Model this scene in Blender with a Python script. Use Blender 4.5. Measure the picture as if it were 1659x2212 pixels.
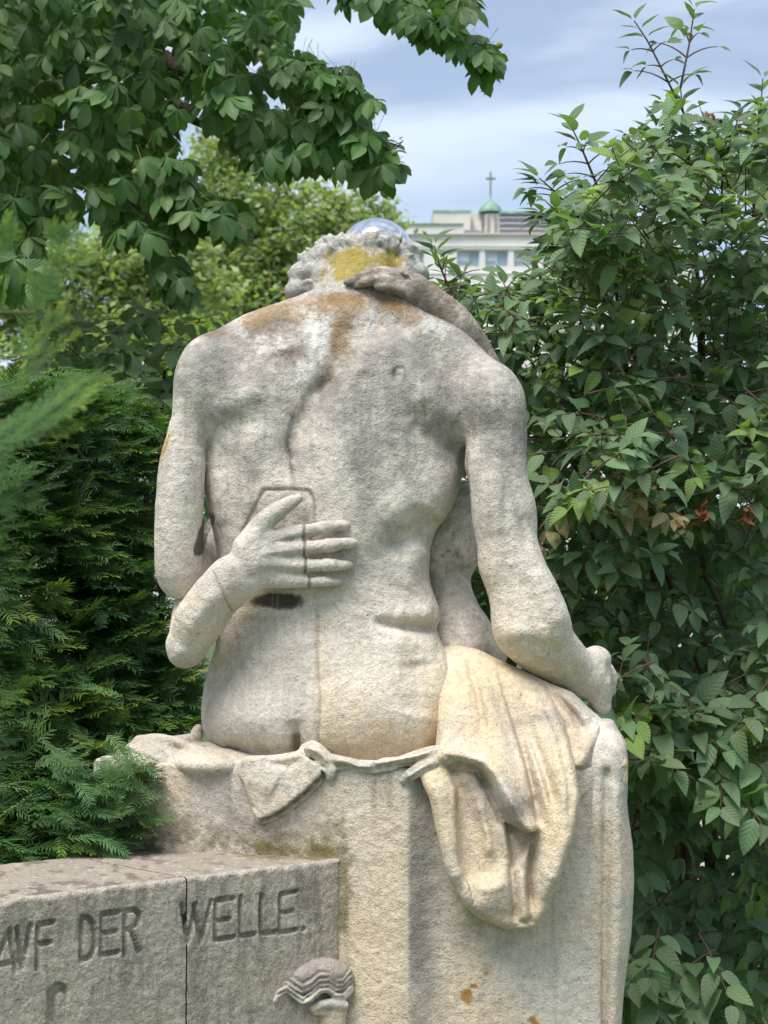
import bpy, bmesh, math, random, time
import numpy as np
from mathutils import Matrix, Vector, Quaternion

T0 = time.time()
for _o in list(bpy.data.objects):
    bpy.data.objects.remove(_o, do_unlink=True)
scene = bpy.context.scene
COL = scene.collection
R = math.radians

# ------------------------------------------------------------------ camera
CAM_H = 1.75                       # camera height above the ground
SC = 0.000814                      # metres per working unit (1 unit = 1 px of the 1659x2212 study, at 3 m)
FOC = 3.0 / SC                     # focal length in working units
cam_d = bpy.data.cameras.new('camera')
cam = bpy.data.objects.new('camera', cam_d)
COL.objects.link(cam)
cam.location = (0, 0, CAM_H)
cam.rotation_euler = (R(90), 0, 0)
cam_d.sensor_fit = 'VERTICAL'
cam_d.sensor_height = 24.0
cam_d.lens = 24.0 * FOC / 2212.0
cam_d.shift_y = 244.0 / 2212.0
cam_d.clip_start = 0.05
cam_d.clip_end = 1500
cam_d.dof.use_dof = True
cam_d.dof.focus_distance = 3.0
cam_d.dof.aperture_fstop = 7.5
scene.camera = cam

# ------------------------------------------------------------------ sky and sun
SUN_EL, SUN_ROT = R(64), R(212)     # high, hazy sun behind the camera's left shoulder
world = bpy.data.worlds.new('World')
scene.world = world
world.use_nodes = True
wn, wl = world.node_tree.nodes, world.node_tree.links
wn.clear()
w_out = wn.new('ShaderNodeOutputWorld')
w_bg = wn.new('ShaderNodeBackground')
w_bg.inputs['Strength'].default_value = 0.092
w_sky = wn.new('ShaderNodeTexSky')
w_sky.sky_type = 'NISHITA'
w_sky.sun_disc = False
w_sky.sun_elevation = SUN_EL
w_sky.sun_rotation = SUN_ROT
w_sky.air_density = 1.0
w_sky.dust_density = 0.6
w_sky.ozone_density = 1.0
w_tc = wn.new('ShaderNodeTexCoord')
w_map = wn.new('ShaderNodeMapping')
w_map.inputs['Scale'].default_value = (1.0, 1.0, 4.2)
w_map.inputs['Location'].default_value = (0.35, 0.2, 0.12)
w_no = wn.new('ShaderNodeTexNoise')
w_no.inputs['Scale'].default_value = 3.4
w_no.inputs['Detail'].default_value = 4.5
w_no.inputs['Roughness'].default_value = 0.52
w_no.inputs['Distortion'].default_value = 0.35
w_rmp = wn.new('ShaderNodeMapRange')
w_rmp.interpolation_type = 'SMOOTHSTEP'
w_rmp.inputs['From Min'].default_value = 0.40
w_rmp.inputs['From Max'].default_value = 0.66
w_rmp.inputs['To Min'].default_value = 0.20
w_rmp.inputs['To Max'].default_value = 0.58
w_mix = wn.new('ShaderNodeMix')
w_mix.data_type = 'RGBA'
w_mix.inputs[7].default_value = (7.6, 8.3, 9.2, 1)     # thin high cloud, even over the whole sky
wl.new(w_tc.outputs['Generated'], w_map.inputs['Vector'])
wl.new(w_map.outputs['Vector'], w_no.inputs['Vector'])
wl.new(w_no.outputs['Fac'], w_rmp.inputs['Value'])
wl.new(w_rmp.outputs['Result'], w_mix.inputs[0])
wl.new(w_sky.outputs['Color'], w_mix.inputs[6])
wl.new(w_mix.outputs[2], w_bg.inputs['Color'])
wl.new(w_bg.outputs['Background'], w_out.inputs['Surface'])

sun_d = bpy.data.lights.new('sun', 'SUN')
sun_d.energy = 2.9
sun_d.angle = R(34)
sun_d.color = (1.0, 0.945, 0.86)
sun = bpy.data.objects.new('sun', sun_d)
COL.objects.link(sun)
# sky's sun azimuth is measured from +Y towards +X
_sd = Vector((math.sin(SUN_ROT) * math.cos(SUN_EL), math.cos(SUN_ROT) * math.cos(SUN_EL), math.sin(SUN_EL)))
sun.rotation_euler = _sd.to_track_quat('Z', 'Y').to_euler()
sun.location = _sd * 30

vs = scene.view_settings
vs.view_transform = 'Standard'
vs.look = 'None'
vs.exposure = 0.72
vs.gamma = 1.0
vs.use_curve_mapping = False
scene.cycles.max_bounces = 8
scene.cycles.transparent_max_bounces = 16
scene.cycles.use_denoising = True

# ------------------------------------------------------------------ helpers
def q3(u, v, d=0.0):
    """study position + depth -> metric working coordinates (x right, y away, z up, in units)"""
    k = 1.0 + d / FOC
    return np.array([(u - 829.5) * k, d, (1350.0 - v) * k])
def W(u, v, Y):
    """world point that stands at distance Y and is seen at (u, v)"""
    return Vector(((u - 829.5) * Y / FOC, Y, CAM_H + (1350.0 - v) * Y / FOC))
def to_world(q):
    q = np.asarray(q, dtype=np.float64)
    return np.stack([q[:, 0] * SC, 3.0 + q[:, 1] * SC, CAM_H + q[:, 2] * SC], 1)

def tag(o, label=None, cat=None, group=None, kind=None):
    if label: o['label'] = label
    if cat: o['category'] = cat
    if group: o['group'] = group
    if kind: o['kind'] = kind
    return o
def empty(name, loc, **kw):
    o = bpy.data.objects.new(name, None)
    o.empty_display_size = 0.1
    o.location = loc
    COL.objects.link(o)
    return tag(o, **kw)
def adopt(child, parent, world_mesh=True):
    child.parent = parent
    if world_mesh:
        p, off = parent, Vector((0, 0, 0))
        while p is not None:
            off += p.location if p.parent is None else Vector((0, 0, 0))
            p = p.parent
        if parent.parent is None:
            child.matrix_parent_inverse = Matrix.Translation(-off)
        else:
            child.matrix_parent_inverse = Matrix.Identity(4)
    return child
def mesh_np(name, verts, faces_list, smooth=True, mat=None, cols=None, uvs=None):
    """faces_list: list of (n,k) int arrays"""
    me = bpy.data.meshes.new(name)
    verts = np.ascontiguousarray(verts, dtype=np.float32)
    me.vertices.add(len(verts))
    me.vertices.foreach_set('co', verts.ravel())
    loops = np.concatenate([f.ravel() for f in faces_list]).astype(np.int32)
    tot = np.concatenate([np.full(len(f), f.shape[1], dtype=np.int32) for f in faces_list])
    start = np.concatenate([[0], np.cumsum(tot)[:-1]]).astype(np.int32)
    me.loops.add(len(loops))
    me.loops.foreach_set('vertex_index', loops)
    me.polygons.add(len(tot))
    me.polygons.foreach_set('loop_start', start)
    me.polygons.foreach_set('loop_total', tot)
    if smooth:
        me.polygons.foreach_set('use_smooth', np.ones(len(tot), dtype=bool))
    me.update(calc_edges=True)
    if cols is not None:
        a = me.color_attributes.new('Col', 'FLOAT_COLOR', 'POINT')
        c = np.ones((len(verts), 4), dtype=np.float32)
        c[:, :cols.shape[1]] = cols
        a.data.foreach_set('color', c.ravel())
    if uvs is not None:                                    # per-vertex uv
        l = me.uv_layers.new(name='UVMap')
        l.data.foreach_set('uv', np.asarray(uvs, dtype=np.float32)[loops].ravel())
    if mat: me.materials.append(mat)
    me.validate()
    return me
def obj(name, me, parent=None, **kw):
    o = bpy.data.objects.new(name, me)
    COL.objects.link(o)
    if parent is not None: adopt(o, parent)
    return tag(o, **kw)

# ---- value noise in numpy
def _hash(ix, iy, iz, seed):
    h = (ix * 374761393 + iy * 668265263 + iz * 2147483647 * 0 + iz * 1274126177 + seed * 974634777) & 0xffffffff
    h = ((h ^ (h >> 13)) * 1103515245) & 0xffffffff
    h = (h ^ (h >> 16)) & 0xffff
    return h.astype(np.float32) / 65535.0
def vnoise(p, scale, seed=0, octaves=1, gain=0.55):
    """p (n,3) in units; scale = feature size; result about -1..1"""
    out = np.zeros(len(p), dtype=np.float32); amp = 1.0; tot = 0
    for o in range(octaves):
        q = p / scale * (2 ** o) + 17.3 * o
        i = np.floor(q).astype(np.int64); f = (q - i).astype(np.float32); f = f * f * (3 - 2 * f)
        r = np.zeros(len(p), dtype=np.float32)
        for dx in (0, 1):
            wx = f[:, 0] if dx else 1 - f[:, 0]
            for dy in (0, 1):
                wy = f[:, 1] if dy else 1 - f[:, 1]
                for dz in (0, 1):
                    wz = f[:, 2] if dz else 1 - f[:, 2]
                    r += wx * wy * wz * _hash(i[:, 0] + dx, i[:, 1] + dy, i[:, 2] + dz, seed + o)
        out += amp * (r * 2 - 1); tot += amp; amp *= gain
    return out / tot
def sstep(a, b, x):
    t = np.clip((x - a) / (b - a), 0, 1)
    return t * t * (3 - 2 * t)

# ---- implicit solids on a grid, meshed with surface nets
class Field:
    def __init__(s, lo, hi, h):
        s.h = h; s.lo = np.array(lo, float)
        s.n = np.ceil((np.array(hi) - s.lo) / h).astype(int) + 1
        s.F = np.full(s.n, 80.0, dtype=np.float32)
        s.ax = [(s.lo[i] + h * np.arange(s.n[i])).astype(np.float32) for i in range(3)]
    def sub(s, lo, hi):
        a = np.clip(np.floor((np.array(lo) - s.lo) / s.h).astype(int), 0, s.n - 1)
        b = np.clip(np.ceil((np.array(hi) - s.lo) / s.h).astype(int) + 1, 1, s.n)
        sl = tuple(slice(a[i], max(b[i], a[i] + 1)) for i in range(3))
        x = s.ax[0][sl[0]][:, None, None]; y = s.ax[1][sl[1]][None, :, None]; z = s.ax[2][sl[2]][None, None, :]
        return sl, x, y, z
    def join(s, sl, f, k):
        a = s.F[sl]
        if k <= 0: s.F[sl] = np.minimum(a, f); return
        hh = np.maximum(k - np.abs(a - f), 0) / k
        s.F[sl] = np.minimum(a, f) - hh * hh * k * 0.25
    def cut(s, sl, f, k):
        a = s.F[sl]; f = -f
        hh = np.maximum(k - np.abs(a - f), 0) / max(k, 1e-6)
        s.F[sl] = np.maximum(a, f) + hh * hh * k * 0.25
    def cone(s, p, q, r1, r2, k=10, flat=1.0, cut=False):
        """tapered capsule; flat<1 thins it along the depth axis"""
        p = np.array(p, float); q = np.array(q, float); m = max(r1, r2) + k + 12
        sl, x, y, z = s.sub(np.minimum(p, q) - m, np.maximum(p, q) + m)
        d = q - p; L2 = float(d @ d) + 1e-6
        t = np.clip(((x - p[0]) * d[0] + (y - p[1]) * d[1] + (z - p[2]) * d[2]) / L2, 0, 1)
        f = np.sqrt((x - p[0] - t * d[0]) ** 2 + ((y - p[1] - t * d[1]) / flat) ** 2 + (z - p[2] - t * d[2]) ** 2) - (r1 + (r2 - r1) * t)
        (s.cut if cut else s.join)(sl, f.astype(np.float32), k)
    def chain(s, pts, k=10, flat=1.0):
        """pts: (u, v, d, r)"""
        P = np.array(pts, float)
        if len(P) > 2:                                     # smooth curve through the given stations
            E = np.concatenate([[2 * P[0] - P[1]], P, [2 * P[-1] - P[-2]]]); out = []
            for i in range(len(P) - 1):
                a, b, c, d = E[i:i + 4]
                m = max(2, min(5, int(np.linalg.norm(c[:3] - b[:3]) / 14)))
                for t in np.arange(m) / m:
                    out.append(0.5 * (2 * b + (c - a) * t + (2 * a - 5 * b + 4 * c - d) * t * t + (3 * b - a - 3 * c + d) * t ** 3))
            P = np.array(out + [P[-1]])
        X0, X1 = np.array([q3(*p[:3]) for p in P]), P[:, 3]
        m = X1.max() + k + 12
        sl, x, y, z = s.sub(X0.min(0) - m, X0.max(0) + m)
        f = None
        for p, q, r1, r2 in zip(X0[:-1], X0[1:], X1[:-1], X1[1:]):
            d = q - p; L2 = float(d @ d) + 1e-6
            t = np.clip(((x - p[0]) * d[0] + (y - p[1]) * d[1] + (z - p[2]) * d[2]) / L2, 0, 1)
            g = np.sqrt((x - p[0] - t * d[0]) ** 2 + ((y - p[1] - t * d[1]) / flat) ** 2 + (z - p[2] - t * d[2]) ** 2) - (r1 + (r2 - r1) * t)
            f = g if f is None else np.minimum(f, g)
        s.join(sl, f.astype(np.float32), k)
    def ell(s, c, r, k=10, cut=False, rotz=0.0):
        c = np.array(c, float); r = np.array(r, float); m = r.max() + k + 12
        sl, x, y, z = s.sub(c - m, c + m)
        X, Y, Z = x - c[0], y - c[1], z - c[2]
        if rotz:
            ca, sa = math.cos(rotz), math.sin(rotz)
            X, Z = X * ca + Z * sa, -X * sa + Z * ca
        g = np.sqrt((X / r[0]) ** 2 + (Y / r[1]) ** 2 + (Z / r[2]) ** 2)
        g2 = np.sqrt((X / r[0] ** 2) ** 2 + (Y / r[1] ** 2) ** 2 + (Z / r[2] ** 2) ** 2) + 1e-6
        f = g * (g - 1) / g2
        (s.cut if cut else s.join)(sl, f.astype(np.float32), k)
    def relief(s, fn, lo, hi, ymax, d=0.0):
        """muscle and tendon modelling on the near side of what is already there"""
        sl, x, y, z = s.sub(lo, hi)
        rel = Relief(x[:, 0, :], z[:, 0, :], d); fn(rel)
        s.F[sl] -= rel.H[:, None, :] * np.clip((ymax - y) / 40.0, 0, 1)
    def mesh(s):
        F = s.F; h = s.h
        neg = F < 0
        c = [neg[i:F.shape[0] - 1 + i, j:F.shape[1] - 1 + j, k:F.shape[2] - 1 + k] for i in (0, 1) for j in (0, 1) for k in (0, 1)]
        allc = c[0].copy(); anyc = c[0].copy()
        for m in c[1:]:
            allc &= m; anyc |= m
        act = anyc & ~allc
        idx = np.argwhere(act)
        N = len(idx)
        vid = np.full(act.shape, -1, dtype=np.int32)
        vid[tuple(idx.T)] = np.arange(N)
        acc = np.zeros((N, 3)); cnt = np.zeros(N)
        corners = [(i, j, k) for i in (0, 1) for j in (0, 1) for k in (0, 1)]
        val = {cc: F[idx[:, 0] + cc[0], idx[:, 1] + cc[1], idx[:, 2] + cc[2]] for cc in corners}
        for a in corners:
            for axis in range(3):
                if a[axis] == 1: continue
                b = list(a); b[axis] = 1; b = tuple(b)
                fa, fb = val[a], val[b]
                m = (fa < 0) != (fb < 0)
                t = np.where(m, fa / np.where(m, fa - fb, 1), 0)
                pos = np.tile(np.array(a, float), (N, 1)); pos[:, axis] += t
                acc[m] += pos[m]; cnt[m] += 1
        V = s.lo + h * (idx + acc / cnt[:, None])
        quads = []
        for axis in range(3):
            o1, o2 = [(1, 2), (2, 0), (0, 1)][axis]
            A = np.moveaxis(neg, axis, 0)
            e = np.argwhere(neg.take(range(F.shape[axis] - 1), axis) != neg.take(range(1, F.shape[axis]), axis))
            ok = (e[:, o1] > 0) & (e[:, o2] > 0) & (e[:, o1] < F.shape[o1] - 1) & (e[:, o2] < F.shape[o2] - 1)
            e = e[ok]
            e0 = e.copy(); e1 = e.copy(); e1[:, o1] -= 1; e2 = e1.copy(); e2[:, o2] -= 1; e3 = e.copy(); e3[:, o2] -= 1
            q = np.stack([vid[tuple(x.T)] for x in (e0, e1, e2, e3)], 1)
            s0 = neg[tuple(e.T)]
            q[~s0] = q[~s0][:, ::-1]
            quads.append(q)
        Q = np.concatenate(quads)
        Q = Q[(Q >= 0).all(1)]
        return V, Q
def relax(V, Q, n=1, lam=0.5):
    for _ in range(n):
        acc = np.zeros_like(V); cnt = np.zeros(len(V))
        for i in range(4):
            j = Q[:, (i + 1) % 4]
            np.add.at(acc, Q[:, i], V[j]); np.add.at(cnt, Q[:, i], 1)
            np.add.at(acc, j, V[Q[:, i]]); np.add.at(cnt, j, 1)
        V = V + lam * (acc / np.maximum(cnt, 1)[:, None] - V)
    return V
def vnormals(V, Q):
    n = np.cross(V[Q[:, 2]] - V[Q[:, 0]], V[Q[:, 3]] - V[Q[:, 1]])
    N = np.zeros_like(V)
    for i in range(4): np.add.at(N, Q[:, i], n)
    return N / (np.linalg.norm(N, axis=1)[:, None] + 1e-9)

# ---- 2-d relief maps over (x, z)
def pl_dist(X, Z, pts, side=False):
    best = np.full(X.shape, 1e9, dtype=np.float32); sgn = np.ones(X.shape, dtype=np.float32); tt = np.zeros(X.shape, dtype=np.float32)
    n = len(pts) - 1
    for i in range(n):
        ax, az = pts[i]; bx, bz = pts[i + 1]
        dx, dz = bx - ax, bz - az; L2 = dx * dx + dz * dz + 1e-9
        t = np.clip(((X - ax) * dx + (Z - az) * dz) / L2, 0, 1)
        d = np.hypot(X - ax - t * dx, Z - az - t * dz)
        m = d < best
        best = np.where(m, d, best)
        cr = dx * (Z - az) - dz * (X - ax)
        sgn = np.where(m, np.sign(cr), sgn)
        tt = np.where(m, (i + t) / n, tt)
    return best, sgn, tt
def poly_sd(X, Z, pts):
    d, _, _ = pl_dist(X, Z, list(pts) + [pts[0]])
    ins = np.zeros(X.shape, dtype=bool); n = len(pts)
    for i in range(n):
        ax, az = pts[i]; bx, bz = pts[(i + 1) % n]
        c = (az > Z) != (bz > Z)
        xi = (bx - ax) * (Z - az) / (bz - az + 1e-9) + ax
        ins ^= c & (X < xi)
    return np.where(ins, -d, d)
def uv(pts, d=0.0):
    k = 1 + d / FOC
    return [((u - 829.5) * k, (1350.0 - v) * k) for u, v in pts]
class Relief:
    def __init__(s, X, Z, d=0.0):
        s.X, s.Z, s.d = X, Z, d
        s.H = np.zeros(np.broadcast(X, Z).shape, dtype=np.float32)
        s.X = np.broadcast_to(X, s.H.shape); s.Z = np.broadcast_to(Z, s.H.shape)
    def stroke(s, pts, w, amp, wr=None, taper=True):
        """soft ridge (amp>0) or groove; w = width on the left of the direction of travel, wr on the right"""
        d, sg, t = pl_dist(s.X, s.Z, uv(pts, s.d))
        ww = w if wr is None else np.where(sg > 0, w, wr)
        a = amp
        if taper: a = amp * np.clip(np.minimum(t, 1 - t) * 6, 0.25, 1)
        s.H += (a * np.exp(-(d / ww) ** 2)).astype(np.float32)
    def blob(s, u, v, ru, rv, amp, ang=0.0):
        (x, z), = uv([(u, v)], s.d)
        dx, dz = s.X - x, s.Z - z
        ca, sa = math.cos(R(ang)), math.sin(R(ang))
        a, b = dx * ca + dz * sa, -dx * sa + dz * ca
        s.H += (amp * np.exp(-(a / ru) ** 2 - (b / rv) ** 2)).astype(np.float32)
    def poly(s, pts, amp, soft):
        sd = poly_sd(s.X, s.Z, uv(pts, s.d))
        s.H += (amp * sstep(soft, -soft, sd)).astype(np.float32)
# ================================================================== the statue
def loft(fld, rows, relief=None, n=2.5, k=0, front_only=True):
    """rows: v, L, R, back depth, half depth, shear"""
    rows = np.array(rows, float)
    zc = 1350.0 - rows[:, 0]
    order = np.argsort(zc); rows = rows[order]; zc = zc[order]
    lo = (rows[:, 1].min() - 829.5 - 60, rows[:, 3].min() - 60, zc[0] - 50)
    hi = (rows[:, 2].max() - 829.5 + 60, (rows[:, 3] + 2 * rows[:, 4]).max() + 60, zc[-1] + 50)
    sl, x, y, z = fld.sub(lo, hi)
    zz = z.ravel()
    def ip(c):                                             # smooth interpolation: two passes of averaging over a fine table
        t = np.linspace(zc[0], zc[-1], 400); g = np.interp(t, zc, c)
        ker = np.ones(9) / 9
        for _ in range(2): g = np.convolve(np.pad(g, 4, mode='edge'), ker, 'valid')
        return np.interp(zz, t, g).astype(np.float32)
    L, Rr, yb, b, t = (ip(rows[:, i]) for i in range(1, 6))
    d0 = yb + b
    kk = 1 + d0 / FOC
    cx = ((L + Rr) / 2 - 829.5) * kk; a = (Rr - L) / 2 * kk
    X = np.abs(x - cx) / a
    Y = np.abs(y - d0 + t * (x - cx)) / b
    g = (X ** n + Y ** n) ** (1 / n) + 1e-6
    gr = np.sqrt((X ** (n - 1) / a) ** 2 + (Y ** (n - 1) / b) ** 2) / g ** (n - 1) + 1e-5
    f = (g - 1) / np.maximum(gr, 0.25 / np.maximum(a, b))
    f = np.maximum(f, np.maximum(z - zc[-1], zc[0] - z))
    if relief is not None:
        rel = Relief(x[:, 0, :], z[:, 0, :])
        relief(rel)
        w = np.clip((d0 + 0.3 * b - y) / (0.6 * b), 0, 1)
        f = f - 1.35 * rel.H[:, None, :] * w
    fld.join(sl, f.astype(np.float32), k)

def torso_relief(r):
    # spine furrow
    r.stroke([(738, 690), (725, 740), (714, 812), (680, 850), (648, 905), (630, 967), (632, 1018), (640, 1080)], 34, -15)
    r.stroke([(722, 760), (712, 815), (672, 850), (645, 905), (625, 965), (630, 1015)], 12, -6)
    r.stroke([(640, 1080), (655, 1180), (672, 1290), (678, 1400)], 30, -9)
    # long back muscles beside the spine
    r.stroke([(760, 900), (730, 1000), (745, 1120), (770, 1230), (760, 1330)], 55, 9)
    r.stroke([(560, 900), (545, 1000), (560, 1120)], 55, 7)
    # left shoulder blade, teres fold, hollow under it
    r.blob(545, 800, 85, 80, 13)
    r.stroke([(440, 880), (480, 868), (530, 850), (580, 840)], 22, 8)
    r.stroke([(442, 912), (480, 905), (530, 895)], 20, -7)
    r.stroke([(620, 740), (625, 800), (610, 860)], 30, -6)
    # right trapezius and shoulder blade
    r.blob(835, 735, 80, 55, 12)
    r.stroke([(745, 700), (775, 745), (780, 820)], 26, 7)
    r.blob(905, 835, 75, 70, 9)
    r.stroke([(855, 780), (862, 830), (885, 880), (930, 915)], 22, -6)
    r.stroke([(985, 770), (1000, 830), (1008, 880)], 34, -8)
    r.stroke([(900, 830), (950, 880), (1000, 905)], 42, 9)
    r.stroke([(880, 905), (920, 932), (965, 950), (1005, 962)], 20, -9)
    r.blob(760, 810, 40, 30, 6)
    r.stroke([(1035, 880), (1030, 920), (1012, 962)], 15, -9)
    # latissimus, ribs and waist on the right
    r.stroke([(975, 985), (960, 1060), (930, 1120)], 34, 8)
    r.stroke([(940, 1095), (905, 1140), (855, 1172), (815, 1190)], 26, -12)
    r.stroke([(905, 1060), (860, 1100), (815, 1130)], 34, 8)
    r.stroke([(925, 1170), (890, 1225), (870, 1280)], 30, 7)
    r.stroke([(820, 1180), (780, 1250), (750, 1320)], 40, -6)
    r.stroke([(800, 1340), (850, 1352), (905, 1356), (952, 1354)], 11, -12)
    r.stroke([(850, 1320), (900, 1325), (945, 1322)], 24, 10)
    r.stroke([(840, 1385), (900, 1392), (950, 1400)], 26, 7)
    # left flank
    r.stroke([(470, 960), (520, 1010), (560, 1060)], 26, -5)
    r.stroke([(455, 1000), (462, 1080), (475, 1140)], 24, 5)
    # buttocks
    r.blob(530, 1558, 88, 60, 20)
    r.blob(805, 1520, 120, 85, 12)
    r.stroke([(636, 1550), (640, 1590), (643, 1640)], 18, -12)
    r.stroke([(640, 1580), (642, 1610), (643, 1650)], 9, -20)
    r.stroke([(470, 1620), (540, 1628), (620, 1618)], 12, -7)
    r.stroke([(700, 1500), (690, 1420), (690, 1340)], 26, -6)
    r.stroke([(900, 1420), (905, 1480), (890, 1550)], 40, -9)
    r.blob(945, 1470, 32, 60, 8)
    # raised edge of the old repair, running down to the seat
    r.stroke([(686, 1330), (686, 1420), (692, 1520), (688, 1605)], 3.5, -3.0, taper=False)
    # outlines of let-in repair pieces
    r.stroke([(512, 1172), (538, 1115), (570, 1057), (620, 1057), (668, 1060), (679, 1080), (680, 1135)], 3.6, -5, taper=False)
    r.poly([(515, 1172), (540, 1117), (571, 1061), (668, 1064), (677, 1085), (677, 1135), (600, 1180)], -2.5, 3)
    r.stroke([(853, 822), (851, 800), (858, 790), (870, 790), (875, 800), (874, 826)], 2.6, -3, taper=False)
    r.stroke([(633, 895), (622, 940), (620, 965), (628, 985), (630, 1010)], 5, -5)

def head_relief(r):
    pass

def build_man(h):
    f = Field((-540, -110, -330), (540, 520, 900), h)
    rows = [  # v, L, R, back depth, half depth, shear
        (640, 600, 905, 215, 95, 0.00), (655, 560, 940, 165, 115, 0.00), (675, 530, 955, 122, 130, 0.00), (705, 470, 990, 82, 142, 0.00), (740, 434, 1028, 55, 150, 0.00),
        (790, 420, 1060, 36, 155, 0.00), (850, 425, 1065, 20, 160, 0.0), (910, 432, 1040, 10, 165, 0.0), (970, 436, 1006, 4, 168, 0.0),
        (1040, 440, 992, 0, 165, 0.02), (1100, 452, 966, 0, 158, 0.04), (1150, 462, 936, 4, 150, 0.06), (1200, 470, 922, 8, 146, 0.08),
        (1250, 474, 926, 10, 146, 0.1), (1300, 474, 943, 8, 148, 0.12), (1345, 470, 950, 2, 152, 0.14), (1362, 468, 941, 2, 152, 0.15),
        (1400, 462, 952, -6, 158, 0.16), (1450, 446, 984, -14, 165, 0.18), (1500, 433, 994, -22, 170, 0.2), (1550, 430, 988, -28, 172, 0.2),
        (1590, 434, 978, -26, 172, 0.2), (1612, 448, 970, -20, 172, 0.2), (1640, 478, 960, -4, 165, 0.2), (1680, 470, 945, 16, 160, 0.2)]
    loft(f, rows, torso_relief, n=2.25)
    # neck and trapezius
    f.chain([(755, 720, 165, 100), (770, 655, 205, 90), (780, 592, 262, 78)], 34)
    f.chain([(478, 780, 125, 64), (562, 732, 150, 63), (680, 693, 190, 64)], 40)
    f.chain([(456, 832, 112, 66), (490, 870, 100, 66)], 45)
    f.chain([(868, 694, 160, 62), (972, 768, 138, 60), (1040, 842, 108, 62)], 40)
    # skull
    f.ell(q3(702, 606, 250), (36, 50, 52), 14); f.ell(q3(868, 596, 255), (36, 50, 46), 14); f.ell(q3(780, 570, 250), (95, 55, 48), 12)
    f.ell(q3(778, 600, 345), (122, 120, 104), 16)
    # ---- right arm
    f.ell(q3(1060, 882, 95), (78, 95, 92), 40)
    f.chain([(1062, 870, 90, 66), (1072, 935, 78, 68), (1071, 1000, 68, 64)], 14)
    f.ell(q3(1062, 1085, 40), (40, 52, 95), 22); f.ell(q3(1120, 1120, 62), (40, 50, 80), 18)
    f.chain([(1071, 1000, 68, 64), (1082, 1075, 60, 66), (1090, 1140, 52, 66), (1102, 1215, 46, 66)], 16)
    f.chain([(1104, 1215, 46, 64), (1136, 1300, 40, 78), (1150, 1352, 38, 80)], 22)
    f.ell(q3(1108, 1345, 16), (42, 44, 62), 22)
    f.chain([(1150, 1352, 38, 80), (1176, 1392, 70, 70), (1232, 1440, 128, 52), (1262, 1462, 155, 44)], 18)
    # hand of that arm, seen on edge
    f.chain([(1255, 1455, 150, 44), (1286, 1426, 170, 33), (1292, 1426, 172, 27)], 12)
    f.chain([(1258, 1462, 150, 44), (1284, 1478, 158, 37), (1300, 1524, 165, 19)], 12)
    f.chain([(1296, 1428, 178, 22), (1303, 1475, 175, 19), (1306, 1528, 170, 13)], 10)
    f.chain([(1308, 1450, 205, 22), (1318, 1466, 210, 18), (1314, 1490, 215, 15)], 6)
    # ---- left arm
    f.ell(q3(445, 828, 112), (63, 90, 96), 40)
    f.chain([(436, 835, 100, 54), (416, 885, 92, 44), (405, 935, 85, 38)], 22)
    f.chain([(402, 935, 85, 38), (394, 1000, 80, 50), (388, 1080, 78, 53), (386, 1160, 82, 54), (386, 1228, 92, 52), (392, 1248, 105, 48)], 14)
    f.chain([(390, 1242, 105, 50), (440, 1205, 220, 46), (480, 1150, 340, 44)], 12)
    def right_arm(r):
        r.stroke([(1035, 900), (1072, 958), (1105, 1005)], 17, -8); r.stroke([(1118, 990), (1130, 1060), (1136, 1130), (1130, 1200)], 15, -7)
        r.stroke([(1058, 1010), (1064, 1090), (1080, 1170)], 24, 8); r.stroke([(1140, 880), (1128, 940), (1112, 985)], 22, 6)
        r.stroke([(1085, 1190), (1092, 1250), (1100, 1300)], 16, -6); r.stroke([(1130, 1100), (1146, 1112)], 12, -6); r.blob(1112, 1368, 22, 18, 10); r.blob(1090, 1325, 16, 30, -6)
        r.stroke([(1150, 1220), (1185, 1290), (1215, 1360)], 24, 8); r.stroke([(1120, 1240), (1150, 1310), (1165, 1360)], 14, -8); r.stroke([(1130, 1385), (1180, 1400), (1230, 1425)], 16, -7)
        r.stroke([(1225, 1385), (1240, 1420), (1250, 1450)], 10, -9); r.stroke([(1268, 1410), (1280, 1460), (1285, 1510)], 8, -6); r.stroke([(1285, 1405), (1300, 1450), (1304, 1500)], 9, 5)
    f.relief(right_arm, q3(1015, 1580, -110), q3(1345, 800, 0), 150, 20)
    def left_arm(r):
        r.stroke([(440, 900), (415, 945), (392, 985)], 14, -6); r.stroke([(400, 990), (392, 1070), (388, 1150)], 20, 6); r.stroke([(352, 1030), (350, 1110), (356, 1190)], 14, -5)
        r.blob(356, 1252, 18, 20, 6); r.stroke([(380, 1235), (400, 1265), (430, 1262)], 12, -5); r.stroke([(420, 980), (428, 1060), (432, 1130)], 12, -5); r.blob(400, 850, 26, 50, 6)
    f.relief(left_arm, q3(325, 1310, -60), q3(437, 800, 0), 130, 60)
    # pocket behind the other figure's wrist
    f.ell(q3(598, 1296, 2), (72, 34, 22), 6, cut=True)
    # face side of the chest is only roughly shaped, knees carry on under the drapery
    f.chain([(700, 1560, 190, 130), (980, 1560, 290, 120), (1180, 1590, 380, 90)], 30)
    f.chain([(560, 1580, 230, 110), (700, 1620, 420, 80)], 30)
    # ---- hair: a thick wavy cap with a scalloped lower edge round the bare nape
    rnd = random.Random(5)
    rim = [(648, 634, 290, 22), (652, 600, 268, 27), (672, 570, 248, 25), (696, 549, 232, 21), (716, 537, 224, 17), (742, 528, 216, 19), (768, 521, 213, 16), (792, 521, 212, 19),
           (820, 524, 215, 16), (846, 533, 222, 20), (868, 548, 234, 21), (888, 570, 252, 23), (900, 598, 276, 22), (902, 622, 300, 20)]
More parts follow.
